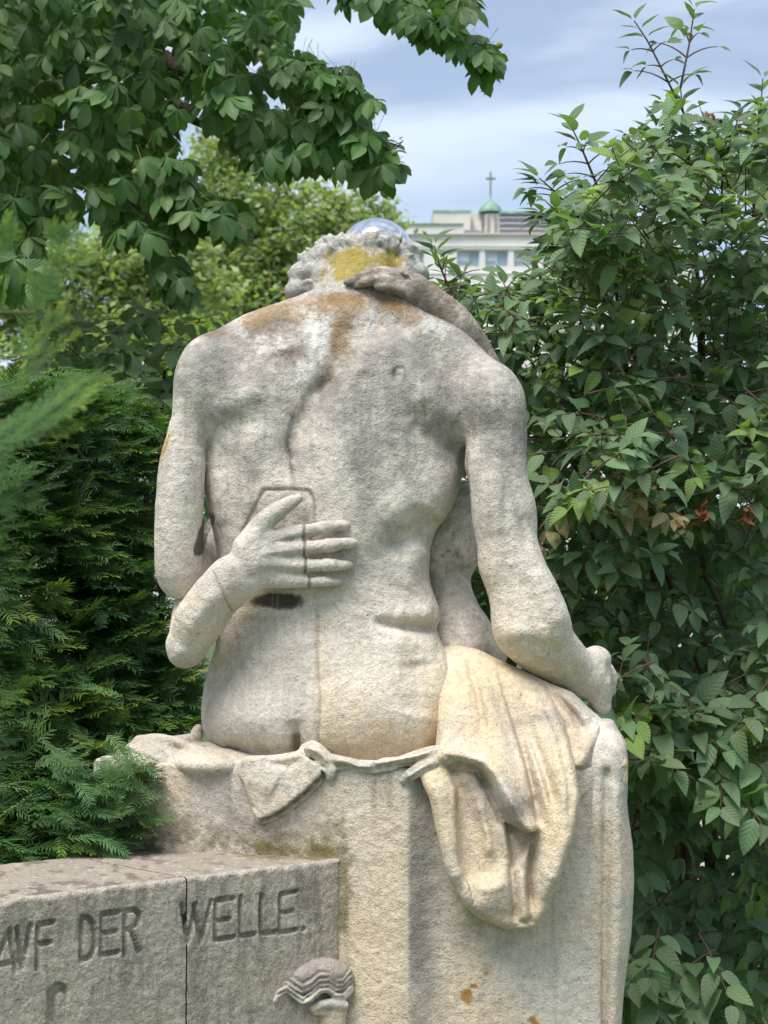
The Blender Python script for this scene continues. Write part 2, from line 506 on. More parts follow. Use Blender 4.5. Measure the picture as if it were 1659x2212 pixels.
    for i, (u, v, d, r) in enumerate(rim):
        f.ell(q3(u + rnd.uniform(-4, 4), v - 2 + rnd.uniform(-3, 3), d + 8), (r * rnd.uniform(0.85, 1.1), r * 0.9, r * rnd.uniform(0.75, 0.95)), 8, rotz=rnd.uniform(-0.6, 0.6))
    outer = [(640, 612), (650, 575), (672, 545), (704, 520), (745, 506), (790, 506), (835, 518), (870, 542), (898, 575)]
    for u, v in outer:
        f.ell(q3(u + 2, v + 18, 285 + rnd.uniform(-10, 10)), (30, 48, 26), 12)
    for i in range(120):                                       # curls
        t = rnd.uniform(0, len(rim) - 1.001); j = int(t); w = t - j
        u, v, d, r = [rim[j][q] * (1 - w) + rim[j + 1][q] * w for q in range(4)]
        e = rnd.uniform(-0.4, 1.1); ca, sa = (u - 778) / 130, (v - 640) / 120
        u2, v2 = u + ca * e * 20, v + sa * e * 20
        f.ell(q3(u2, v2, d - 9 + 22 * abs(e - 0.1) + rnd.uniform(-4, 5)), (rnd.uniform(4.5, 7), 7, rnd.uniform(13, 24)), 5, rotz=math.atan2(-ca, 1) * 1.0 + rnd.uniform(-0.9, 0.9))
    for i in range(46):
        a = rnd.uniform(-0.2, math.pi + 0.2); rr = rnd.uniform(0.80, 1.0)
        u = 778 - 124 * rr * math.cos(a); v = 606 - 98 * rr * math.sin(a)
        if v > 560 and 690 < u < 880: continue
        f.ell(q3(u, v + 6, 250 + 40 * (rr - 0.8) / 0.2 + rnd.uniform(-10, 14)), (rnd.uniform(9, 16), 14, rnd.uniform(6, 11)), 4, rotz=rnd.uniform(0, 3))
    # left ear and the lock in front of it
    f.chain([(656, 612, 214, 7), (670, 606, 204, 6), (682, 618, 197, 6), (686, 640, 196, 7)], 3); f.ell(q3(668, 632, 205), (9, 14, 16), 4, cut=True)
    f.chain([(664, 622, 262, 9), (668, 645, 258, 10)], 3)
    f.chain([(672, 584, 238, 16), (688, 576, 232, 14)], 5)
    f.chain([(636, 640, 300, 13), (632, 655, 300, 14)], 8)
    return f

def build_companion(h):
    """what shows of the second figure: arm with the hand spread on the back"""
    f = Field((-510, -110, -130), (-30, 260, 330), h)
    D = -20
    f.chain([(408, 1392, 40, 40), (432, 1340, 20, 54), (468, 1286, -2, 52), (500, 1252, -14, 48)], 22)
    f.chain([(404, 1398, 45, 42), (420, 1330, 120, 50), (430, 1290, 200, 52)], 14)
    f.chain([(388, 1392, 50, 28), (396, 1408, 50, 34)], 14)
    # wrist into the back of the hand
    f.chain([(500, 1252, -14, 47), (540, 1222, -20, 42), (580, 1200, -20, 40)], 20, flat=0.8)
    f.chain([(505, 1285, -6, 30), (545, 1262, -8, 24)], 16)
    kn = [((655, 1149, -18), 17), ((657, 1184, -22), 17), ((657, 1222, -20), 16.5), ((662, 1256, -12), 13)]
    base = [(560, 1170), (560, 1195), (560, 1222), (560, 1246)]
    for (b, (p, r)) in zip(base, kn):
        f.cone(q3(b[0], b[1], -20), q3(*p), 27, r, 15, flat=0.8)
    # thumb
    f.chain([(535, 1185, -18, 34), (572, 1128, -20, 24), (600, 1104, -24, 19)], 14)
    f.chain([(600, 1104, -24, 19), (628, 1086, -22, 15.5), (644, 1077, -14, 11)], 8)
    # fingers: two joints each, tips sinking towards the back
    for pts in ([(655, 1149, -18, 16), (680, 1144, -24, 14.2), (702, 1140, -27, 15.6), (722, 1137, -23, 13), (740, 1135, -17, 12), (750, 1134, -8, 8)],
                [(657, 1184, -22, 16), (685, 1181, -28, 14.4), (712, 1178, -31, 16), (736, 1175, -26, 13.4), (755, 1173, -19, 12), (766, 1172, -9, 8)],
                [(657, 1222, -20, 15), (684, 1221, -25, 13.4), (709, 1220, -29, 15), (730, 1221, -24, 12.4), (748, 1221, -17, 11), (758, 1221, -7, 7.5)],
                [(664, 1257, -12, 12), (684, 1256, -18, 10.8), (703, 1256, -21, 11.8), (719, 1257, -16, 9.8), (730, 1257, -11, 9), (737, 1257, -4, 6.5)]):
        f.chain(pts, 4)
    # saw cuts where the fingers were put back on
    for (u, v, r) in ((656, 1148, 17), (658, 1184, 17), (660, 1221, 16), (668, 1257, 13)):
        p = q3(u, v, -22)
        sl, x, y, z = f.sub(p - 30, p + 30)
        ring = np.sqrt((y - p[1]) ** 2 + (z - p[2]) ** 2) - (r - 3.2)
        g = np.maximum(np.abs(x - p[0] - 0.06 * (z - p[2])) - 1.9, -ring)
        g = np.maximum(g, np.abs(z - p[2]) - r - 4)
        f.cut(sl, g.astype(np.float32), 1.5)
    def hand(r):
        for a, b in (((585, 1172), (640, 1167)), ((580, 1202), (642, 1204)), ((585, 1232), (648, 1240))): r.stroke([a, b], 6.5, -4.5)
        for a, b in (((560, 1178), (645, 1150)), ((560, 1200), (648, 1185)), ((560, 1222), (648, 1222))): r.stroke([a, b], 5, 2.5)
        for u, v in ((646, 1150), (648, 1185), (648, 1222), (652, 1253)): r.blob(u, v, 9, 9, 3.0)
        r.stroke([(500, 1196), (530, 1230), (548, 1262)], 14, -4); r.blob(505, 1222, 14, 14, 5); r.stroke([(585, 1132), (600, 1150), (612, 1160)], 12, -4)
        for pts in ([(722, 1130), (722, 1146)], [(738, 1166), (737, 1186)], [(730, 1213), (730, 1229)], [(690, 1132), (691, 1154)], [(697, 1166), (697, 1194)], [(694, 1208), (694, 1233)]): r.stroke(pts, 2.4, -2.0, taper=False)
        r.stroke([(372, 1340), (395, 1300)], 20, 4); r.blob(378, 1408, 18, 16, 6); r.stroke([(420, 1420), (470, 1360), (515, 1300)], 22, -7); r.stroke([(400, 1370), (440, 1320), (480, 1275)], 20, 5)
    f.relief(hand, q3(340, 1460, -110), q3(780, 1060, 0), 60, -25)
    return f

def build_second_torso(h):
    """neck and shoulder of the second figure, glimpsed between arm and flank, and the hand on the nape"""
    f = Field((40, 60, -120), (330, 420, 340), h)
    f.chain([(1015, 1085, 235, 45), (980, 1140, 230, 62), (955, 1190, 225, 62)], 22)
    f.chain([(1040, 1150, 260, 60), (990, 1190, 240, 55)], 22)
    f.chain([(968, 1200, 235, 54), (970, 1265, 235, 50), (980, 1330, 225, 62), (990, 1400, 215, 82)], 24)
    f.chain([(1010, 1370, 230, 54), (1050, 1410, 235, 50)], 26)
    return f
def build_nape_hand(h):
    f = Field((-110, -20, 480), (290, 420, 820), h)
    f.chain([(1040, 800, 215, 46), (1010, 744, 190, 46), (975, 696, 160, 44), (930, 654, 134, 38), (895, 628, 122, 32)], 16)
    f.chain([(895, 620, 118, 30), (865, 605, 116, 24), (835, 596, 116, 20)], 14)
    f.chain([(880, 606, 120, 20), (850, 594, 116, 15), (820, 588, 112, 13.5), (790, 594, 108, 12), (762, 606, 100, 10), (748, 611, 104, 7)], 5)
    f.chain([(885, 626, 112, 18), (850, 610, 106, 14.5), (815, 604, 101, 12.5), (785, 612, 98, 11), (770, 616, 100, 8)], 4.5)
    f.chain([(892, 640, 112, 16), (866, 628, 102, 13), (840, 618, 98, 11), (815, 619, 96, 8)], 5)
    return f

STONE = dict(pale=(0.63, 0.575, 0.495), grey=(0.32, 0.297, 0.275), warm=(0.66, 0.535, 0.37), dark=(0.12, 0.105, 0.09), white=(0.72, 0.70, 0.66),
             lichen=(0.34, 0.26, 0.045), rust=(0.31, 0.20, 0.10), brown=(0.20, 0.15, 0.11), moss=(0.14, 0.12, 0.03), black=(0.035, 0.032, 0.03))
class Paint:
    """weathering colours and some painted shading, by place on the stone, in numpy"""
    def __init__(s, V, base='pale'):
        s.V = np.asarray(V, dtype=np.float64); k = 1 + s.V[:, 1] / FOC
        s.u = s.V[:, 0] / k + 829.5; s.v = 1350.0 - s.V[:, 2] / k
        s.C = np.tile(np.array(STONE[base], dtype=np.float32), (len(V), 1))
    def mix(s, col, m):
        c = np.array(STONE[col] if isinstance(col, str) else col, dtype=np.float32)
        m = np.clip(m, 0, 1)[:, None].astype(np.float32)
        s.C = s.C * (1 - m) + c * m
    def n(s, scale, seed, oct=3): return vnoise(s.V, scale, seed, oct)
    def blob(s, u, v, ru, rv, ang=0.0):
        a = R(ang); du, dv = s.u - u, s.v - v
        p, q = du * math.cos(a) - dv * math.sin(a), du * math.sin(a) + dv * math.cos(a)
        return np.exp(-(p / ru) ** 2 - (q / rv) ** 2)
    def line(s, pts, w):
        d, _, _ = pl_dist(s.u, s.v, pts)
        return np.exp(-(d / w) ** 2)
    def patchy(s, m, scale, seed, lo=0.0, hi=0.5, mixn=0.55):
        nn = vnoise(s.V, scale * 1.8, seed, 5, 0.85) * 2.2
        return np.clip(sstep(lo, hi + 0.15, m - mixn + mixn * (nn + 0.35)) * (0.55 + 0.5 * np.clip(m, 0, 1)), 0, 1)
def paint_man(V):
    p = Paint(V)
    n1 = p.n(260, 1); n2 = p.n(60, 2); n3 = p.n(18, 3)
    # lower, sheltered stone is warmer; upper, rain-washed stone greyer
    p.mix('warm', 0.85 * sstep(1200, 1480, p.v) * sstep(-0.5, 0.5, n1 + 0.5 * n2) * sstep(560, 760, p.u))
    p.mix('warm', 0.28 * sstep(0.0, 0.6, n1))
    p.mix('grey', 0.75 * sstep(-0.4, 0.45, 0.8 * n2 + 0.5 * n1) * sstep(1180, 820, p.v))
    p.mix('grey', 0.85 * np.maximum.reduce([p.blob(930, 800, 150, 110), p.blob(800, 980, 70, 170, 12), 0.7 * p.blob(1100, 930, 60, 130), p.blob(450, 760, 60, 90)]) * sstep(-0.7, 0.3, n2 + 0.4 * n3))
    p.mix((0.21, 0.20, 0.19), 0.75 * np.maximum.reduce([p.blob(930, 800, 110, 90), 0.9 * p.blob(455, 760, 50, 70), 0.8 * p.blob(800, 960, 60, 120, 12), 0.7 * p.blob(1115, 930, 40, 110), 0.6 * p.blob(820, 690, 90, 30)]) * sstep(-0.5, 0.5, vnoise(p.V, 50, 36, 5, 0.85) * 1.6))
    p.mix('grey', 0.5 * np.maximum.reduce([p.blob(960, 880, 130, 150), p.blob(820, 900, 120, 120), p.blob(600, 790, 160, 60)]) * sstep(-0.4, 0.4, vnoise(p.V, 70, 33, 5, 0.8) * 1.6))
    p.mix('grey', 0.45 * np.maximum(p.blob(840, 1230, 90, 90), p.blob(560, 1010, 80, 80)) * sstep(-0.3, 0.5, n2))
    p.mix('warm', 0.75 * np.maximum.reduce([p.blob(830, 1560, 130, 60), p.blob(1100, 1390, 60, 50), 0.5 * p.blob(1065, 1260, 25, 120)]) * sstep(-0.8, 0.2, n2))
    p.mix((0.27, 0.255, 0.24), 0.34 * sstep(1080, 760, p.v) * sstep(-0.6, 0.5, vnoise(p.V, 34, 38, 5, 0.85) * 1.6))
    # repaired, smoother lower left back
    p.mix((0.47, 0.43, 0.375), 0.8 * sstep(692, 684, p.u + 3 * n3) * sstep(1310, 1345, p.v + 8 * n3))
    p.mix('warm', 0.35 * p.line([(690, 1335), (692, 1430), (698, 1600)], 14))
    p.mix('brown', 0.45 * p.line([(686, 1330), (686, 1420), (692, 1520), (688, 1605)], 3.2))
    # light lichen crust
    p.mix('white', 0.75 * p.patchy(np.maximum.reduce([p.blob(690, 740, 40, 70), p.blob(800, 690, 70, 25, 10), p.blob(930, 700, 60, 30, -30), p.blob(665, 800, 45, 40), 0.8 * p.blob(585, 730, 70, 45)]), 30, 9, 0, 0.35))
    p.mix('white', 0.35 * sstep(0.25, 0.6, p.n(40, 31)) * sstep(1300, 900, p.v))
    # brown crust on the shoulders and nape
    p.mix('brown', 0.75 * p.patchy(np.maximum.reduce([p.blob(560, 712, 110, 34, 12), p.blob(620, 760, 55, 40), 0.8 * p.blob(470, 725, 40, 30)]), 26, 11, 0.0, 0.4))
    p.mix('rust', 0.8 * p.patchy(np.maximum.reduce([1.1 * p.blob(720, 662, 120, 40), p.blob(590, 672, 110, 28, 14), p.blob(735, 715, 44, 60), p.blob(850, 655, 90, 30, -25)]), 22, 12, 0.0, 0.45))
    p.mix('rust', 0.55 * p.line([(735, 700), (722, 760), (714, 812)], 11) * sstep(-0.6, 0.4, n3))
    p.mix('brown', 0.5 * p.line([(745, 690), (738, 760), (722, 830)], 26) * sstep(-0.5, 0.5, vnoise(p.V, 30, 37, 4, 0.85) * 1.6))
    p.mix('brown', 0.55 * p.line([(714, 812), (676, 850), (650, 880), (642, 905)], 22) * sstep(-0.5, 0.4, n3 + n2))
    p.mix('dark', 0.60 * p.line([(633, 895), (622, 940), (620, 965), (628, 985), (630, 1012)], 5) * sstep(-0.7, 0.2, n3))
    p.mix('dark', 0.6 * p.line([(628, 975), (630, 1000), (632, 1045)], 7) * sstep(-0.5, 0.3, n3))
    p.mix('dark', 0.5 * p.line([(512, 1172), (538, 1115), (570, 1057), (620, 1057), (668, 1060), (679, 1080), (680, 1135)], 3.6))
    p.mix('dark', 0.45 * p.line([(853, 822), (851, 800), (858, 790), (870, 790), (875, 800), (874, 826)], 2.4))
    p.mix((0.10, 0.17, 0.06), 0.85 * p.line([(915, 878), (920, 896)], 3.2))
    # dark patches: hollow under the hand, inside of the left arm
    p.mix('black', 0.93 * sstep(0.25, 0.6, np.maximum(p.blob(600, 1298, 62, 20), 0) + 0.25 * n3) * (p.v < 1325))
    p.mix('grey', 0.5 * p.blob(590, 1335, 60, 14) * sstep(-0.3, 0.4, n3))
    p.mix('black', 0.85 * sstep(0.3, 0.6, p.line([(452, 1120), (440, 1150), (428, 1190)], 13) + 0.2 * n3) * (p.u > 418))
    p.mix('brown', 0.5 * p.line([(1016, 985), (1012, 1060), (1024, 1130)], 14) * (p.V[:, 1] > 40))
    p.mix('brown', 0.3 * p.line([(641, 1590), (643, 1640)], 12))
    p.mix('brown', 0.3 * p.patchy(p.blob(540, 1615, 90, 20), 20, 15))
    # head: grey white hair, yellow lichen on the nape
    # run-off streaks below the shoulders
    st = vnoise(np.stack([p.V[:, 0], p.V[:, 1] * 0.3, p.V[:, 2] / 9.0], 1), 26, 44, 4, 0.75) * 1.7
    p.mix((0.25, 0.23, 0.215), 0.42 * sstep(0.1, 0.7, st) * sstep(760, 860, p.v) * sstep(1300, 1000, p.v))
    p.mix((0.70, 0.64, 0.56), 0.35 * sstep(0.1, 0.7, -st) * sstep(760, 860, p.v))
    hd = sstep(655, 632, p.v + 5 * n3) * sstep(90, 130, p.V[:, 1])
    p.mix((0.44, 0.43, 0.40), 0.9 * hd)
    p.mix('dark', 0.35 * hd * sstep(0.1, 0.6, p.n(12, 22)))
    p.mix('white', 0.5 * hd * sstep(0.1, 0.5, p.n(9, 23)))
    p.mix('rust', 0.75 * p.patchy(np.maximum(1.1 * p.blob(745, 640, 90, 24), p.blob(860, 660, 60, 18, -25)), 20, 27))
    p.mix('lichen', 0.9 * p.patchy(np.maximum.reduce([1.5 * p.blob(758, 572, 50, 44), 1.3 * p.blob(842, 560, 42, 26), 1.0 * p.blob(800, 570, 60, 30), 0.8 * p.blob(712, 552, 22, 14), 0.7 * p.blob(790, 548, 60, 14), 0.6 * p.blob(700, 600, 20, 40)]), 16, 24, 0.0, 0.3) * (p.V[:, 1] > 80) * (p.v < 622))
    p.mix((0.42, 0.26, 0.02), 0.8 * sstep(0.5, 0.7, p.line([(366, 940), (358, 965), (349, 985)], 4) + 0.4 * n3))
    # smooth repair, worn shoulders, rough flanks: how strongly the tooling shows
    p.mix('dark', 0.28 * sstep(0.3, 0.8, vnoise(p.V, 14, 40, 3, 0.9) * 1.7) * sstep(1400, 800, p.v))
    p.mix('dark', 0.45 * p.patchy(np.maximum.reduce([0.8 * p.blob(1130, 900, 30, 80), 0.8 * p.blob(1140, 1110, 30, 25), 0.7 * p.blob(960, 900, 60, 30, -30), 0.7 * p.blob(930, 740, 70, 40, -20)]), 16, 41))
    rough = 0.7 + 0.45 * n2 + 0.25 * n1
    rough = rough * (1 - 0.6 * sstep(692, 684, p.u) * sstep(1310, 1345, p.v)) + 0.25 * sstep(700, 640, p.v)
    rough = rough + 0.35 * p.blob(800, 1250, 120, 160)
    return np.concatenate([p.C, np.clip(rough, 0.12, 1.4)[:, None]], 1)
def paint_companion(V):
    p = Paint(V); n2 = p.n(60, 52); n3 = p.n(16, 53)
    p.mix('grey', 0.55 * sstep(-0.3, 0.5, n2) * sstep(400, 560, p.u))
    p.mix('warm', 0.5 * sstep(-0.2, 0.6, n2) * sstep(1230, 1330, p.v))
    p.mix('grey', 0.35 * p.blob(650, 1205, 40, 60))
    p.mix('dark', 0.5 * p.line([(461, 1232), (478, 1270), (490, 1300), (502, 1320)], 2.6))
    for (u, v, r) in ((656, 1148, 18), (658, 1184, 18), (660, 1221, 17), (668, 1257, 14)):
        p.mix('dark', 0.75 * sstep(4.2, 2.4, np.abs(p.u - u + 0.06 * (p.v - v))) * (np.abs(p.v - v) < r))
    p.mix('dark', 0.35 * p.line([(560, 1166), (610, 1160), (640, 1165)], 6) * sstep(-0.4, 0.4, n3))
    p.mix('brown', 0.35 * p.line([(400, 1440), (450, 1425), (510, 1345)], 20))
    return p.C
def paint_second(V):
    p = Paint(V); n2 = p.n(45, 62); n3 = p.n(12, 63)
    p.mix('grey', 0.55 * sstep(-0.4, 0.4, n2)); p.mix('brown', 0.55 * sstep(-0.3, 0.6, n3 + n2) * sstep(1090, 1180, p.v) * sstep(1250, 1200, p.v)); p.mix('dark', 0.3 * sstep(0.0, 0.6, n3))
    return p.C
def paint_nape(V):
    p = Paint(V); n2 = p.n(40, 72); n3 = p.n(12, 73)
    p.mix((0.25, 0.22, 0.19), 0.92 * sstep(-1.0, 0.1, n2)); p.mix('brown', 0.65 * sstep(-0.4, 0.5, n3 + 0.5 * n2)); p.mix('rust', 0.55 * sstep(0.15, 0.6, p.n(30, 74)))
    p.mix('black', 0.85 * sstep(0.35, 0.55, p.blob(877, 597, 14, 6, -32) + 0.15 * n3)); p.mix('white', 0.35 * sstep(0.2, 0.6, p.n(10, 75)))
    return p.C
def sheet(f, poly, front, thick, r, relief=None, k=8, d=0.0, pad=60):
    """rounded slab whose outline is poly (study coords), front(X,Z) its front depth"""
    P = np.array(uv(poly, d))
    lo = (P[:, 0].min() - pad, f.lo[1], P[:, 1].min() - pad); hi = (P[:, 0].max() + pad, 1e4, P[:, 1].max() + pad)
    sl, x, y, z = f.sub(lo, hi)
    X, Z = np.broadcast_arrays(x[:, 0, :], z[:, 0, :])
    sd = poly_sd(X, Z, [tuple(p) for p in P])
    fr = front(X, Z) + 0 * X
    if relief is not None:
        rel = Relief(X, Z, d); relief(rel); fr = fr - 1.45 * rel.H
    a = (sd + r)[:, None, :]
    b = np.maximum(fr[:, None, :] - y, y - (fr[:, None, :] + thick)) + r
    g = np.sqrt(np.maximum(a, 0) ** 2 + np.maximum(b, 0) ** 2) + np.minimum(np.maximum(a, b), 0) - r
    f.join(sl, (0.85 * g).astype(np.float32), k)

PED_C = (48.6, -135.0); PED_A = R(20)
def ped_d(u):
    """depth of the pedestal's left face at column u"""
    return -135.0 + (880 - u) * math.tan(PED_A) * 0.97

def build_drapery(h):
    f = Field((0, -270, -700), (570, 330, -20), h)
    def thigh_front(X, Z):
        v = 1350 - Z; u = X + 829.5
        d = np.interp(v, [1390, 1420, 1450, 1500, 1550, 1600, 1650, 1700], [95, 55, 15, -35, -62, -80, -92, -98])
        return d + 70 * sstep(1040, 1340, u) * sstep(1700, 1480, v) + 20 * sstep(1250, 1350, u)
    def thigh_rel(r):
        r.stroke([(1302, 1552), (1275, 1592), (1245, 1632), (1236, 1660)], 14, 12)
        r.stroke([(1310, 1560), (1292, 1610), (1280, 1655)], 10, -18)
        r.stroke([(1195, 1490), (1235, 1540), (1262, 1585)], 8, -15)
        r.stroke([(1215, 1495), (1255, 1535), (1280, 1555)], 12, 8)
        r.stroke([(1330, 1600), (1338, 1660)], 22, 10)
        r.stroke([(1170, 1478), (1200, 1530), (1225, 1590)], 10, -10)
    sheet(f, [(950, 1402), (991, 1394), (1040, 1405), (1070, 1420), (1090, 1430), (1141, 1452), (1190, 1477), (1242, 1497), (1276, 1530), (1302, 1553), (1328, 1580),
              (1347, 1604), (1352, 1645), (1350, 1690), (1330, 1710), (1300, 1700), (1290, 1668), (1238, 1662), (1100, 1690), (940, 1660)], thigh_front, 220, 34, thigh_rel, d=0)
    def hang_front(X, Z):
        v = 1350 - Z; u = X + 829.5
        d = np.interp(v, [1400, 1440, 1480, 1540, 1600, 1650, 1700, 1800, 1990], [75, 25, -20, -70, -112, -142, -158, -172, -182])
        return d + 55 * sstep(1060, 1250, u) * sstep(1750, 1500, v)
    def hang_rel(r):
        r.stroke([(1022, 1410), (1058, 1500), (1082, 1600), (1112, 1700), (1130, 1770)], 40, 15)
        r.stroke([(1086, 1440), (1100, 1502), (1118, 1570), (1137, 1645), (1152, 1720), (1158, 1765)], 13, -34, wr=6)
        r.stroke([(1016, 1425), (1036, 1500), (1048, 1590)], 8, -11)
        r.stroke([(1000, 1420), (1012, 1480), (1008, 1540)], 14, 6)
        r.stroke([(1107, 1450), (1128, 1530), (1152, 1620), (1172, 1700), (1182, 1790)], 14, 10)
        r.stroke([(1115, 1480), (1148, 1590), (1178, 1680), (1195, 1745)], 11, -22)
        r.stroke([(1150, 1470), (1190, 1540), (1212, 1620), (1222, 1720), (1212, 1800), (1188, 1880), (1165, 1955)], 30, 28)
        r.stroke([(1172, 1495), (1208, 1590), (1224, 1700), (1218, 1780)], 9, -10)
        r.stroke([(1060, 1440), (1092, 1560), (1120, 1680)], 14, -6)
        # left roll and the pocket beside it
        r.stroke([(920, 1650), (945, 1715), (962, 1790), (972, 1860), (990, 1915)], 30, 17)
        r.stroke([(966, 1650), (988, 1700), (990, 1780), (993, 1850), (1004, 1888)], 36, -22, wr=5, taper=False)
        r.poly([(992, 1700), (1045, 1690), (1070, 1760), (1095, 1850), (1062, 1892), (1015, 1892), (992, 1850)], -8, 18)
        r.blob(1045, 1925, 58, 42, 17)
        r.stroke([(1010, 1900), (1045, 1905), (1090, 1895)], 12, 8)
        r.stroke([(1030, 1720), (1048, 1790), (1056, 1850)], 10, 9)
        # fold turned over the edge
        r.stroke([(955, 1626), (1000, 1628), (1042, 1640), (1064, 1662), (1088, 1705), (1114, 1757), (1142, 1782)], 17, 30, taper=False)
        r.stroke([(990, 1652), (1030, 1662), (1052, 1700), (1078, 1755), (1098, 1790)], 12, -22, wr=10)
        r.poly([(1090, 1775), (1150, 1792), (1128, 1835), (1102, 1868)], -30, 7)
        r.stroke([(1098, 1850), (1105, 1920), (1109, 1988)], 8, -14)
        r.stroke([(1120, 1860), (1126, 1930), (1130, 1985)], 10, 7)
        r.stroke([(1154, 1762), (1146, 1830), (1140, 1890), (1143, 1965)], 8, -24)
        r.stroke([(1110, 1985), (1140, 1975), (1155, 1985)], 6, -6)
    sheet(f, [(895, 1645), (945, 1622), (965, 1560), (982, 1450), (1010, 1405), (1045, 1412), (1088, 1438), (1141, 1462), (1190, 1496), (1226, 1560), (1240, 1645), (1247, 1720),
              (1236, 1787), (1206, 1870), (1178, 1945), (1158, 1990), (1132, 1999), (1092, 1998), (1036, 1977), (1000, 1947), (976, 1907), (957, 1862), (943, 1800), (926, 1720), (905, 1675)],
          hang_front, 130, 20, hang_rel, k=10, d=-110)
    return f

def build_leg(h):
    """draped lower leg standing clear of the block on the right"""
    f = Field((380, -140, -1090), (600, 330, -190), h)
    rows = [(1560, 1240, 1318, -10, 120, 0), (1600, 1236, 1347, -66, 130, 0), (1645, 1236, 1352, -86, 130, 0), (1742, 1236, 1350, -90, 125, 0), (1832, 1236, 1363, -88, 125, 0), (1907, 1236, 1365, -84, 125, 0),
            (2020, 1236, 1359, -78, 125, 0), (2132, 1236, 1344, -72, 120, 0), (2212, 1236, 1337, -70, 118, 0), (2300, 1236, 1330, -46, 118, 0), (2440, 1236, 1320, -46, 118, 0)]
    def rel(r):
        r.stroke([(1300, 1660), (1298, 1800), (1297, 2000), (1294, 2260)], 9, -12, taper=False)
        r.stroke([(1318, 1700), (1326, 1850), (1320, 2050), (1312, 2260)], 14, 7, taper=False)
    loft(f, rows, rel, n=2.6)
    return f

def build_pedestal(h):
    f = Field((-700, -190, -1090), (520, 420, -270), h)
    sl, x, y, z = f.sub((-9e3, -9e3, -9e3), (9e3, 9e3, 9e3))
    cx, cy = PED_C
    ca, sa = math.cos(PED_A), math.sin(PED_A)
    f1 = -((x - cx) * sa + (y - cy) * ca)                                  # left face
    b = math.atan2(58, 415)
    hollow = 13 * np.exp(-((x - cx - 55) / 42) ** 2) - 5 * np.exp(-((x - cx - 230) / 120) ** 2)
    f2 = -(-(x - cx) * math.sin(b) + (y - cy) * math.cos(b)) + hollow     # right face
    f3 = x - 462
    f4 = -650 - x
    f5 = z + 298
    def mx(a, b, k):
        hh = np.maximum(k - np.abs(a - b), 0) / k
        return np.maximum(a, b) + hh * hh * k * 0.25
    g = mx(f1, f2, 8); g = mx(g, f3, 14); g = mx(g, f4, 14); g = mx(g, f5, 16)
    g = np.maximum(g, y - 400); g = np.maximum(g, -1070 - z)
    f.F[:] = (g + 0 * (x + y + z)).astype(np.float32)
    return f

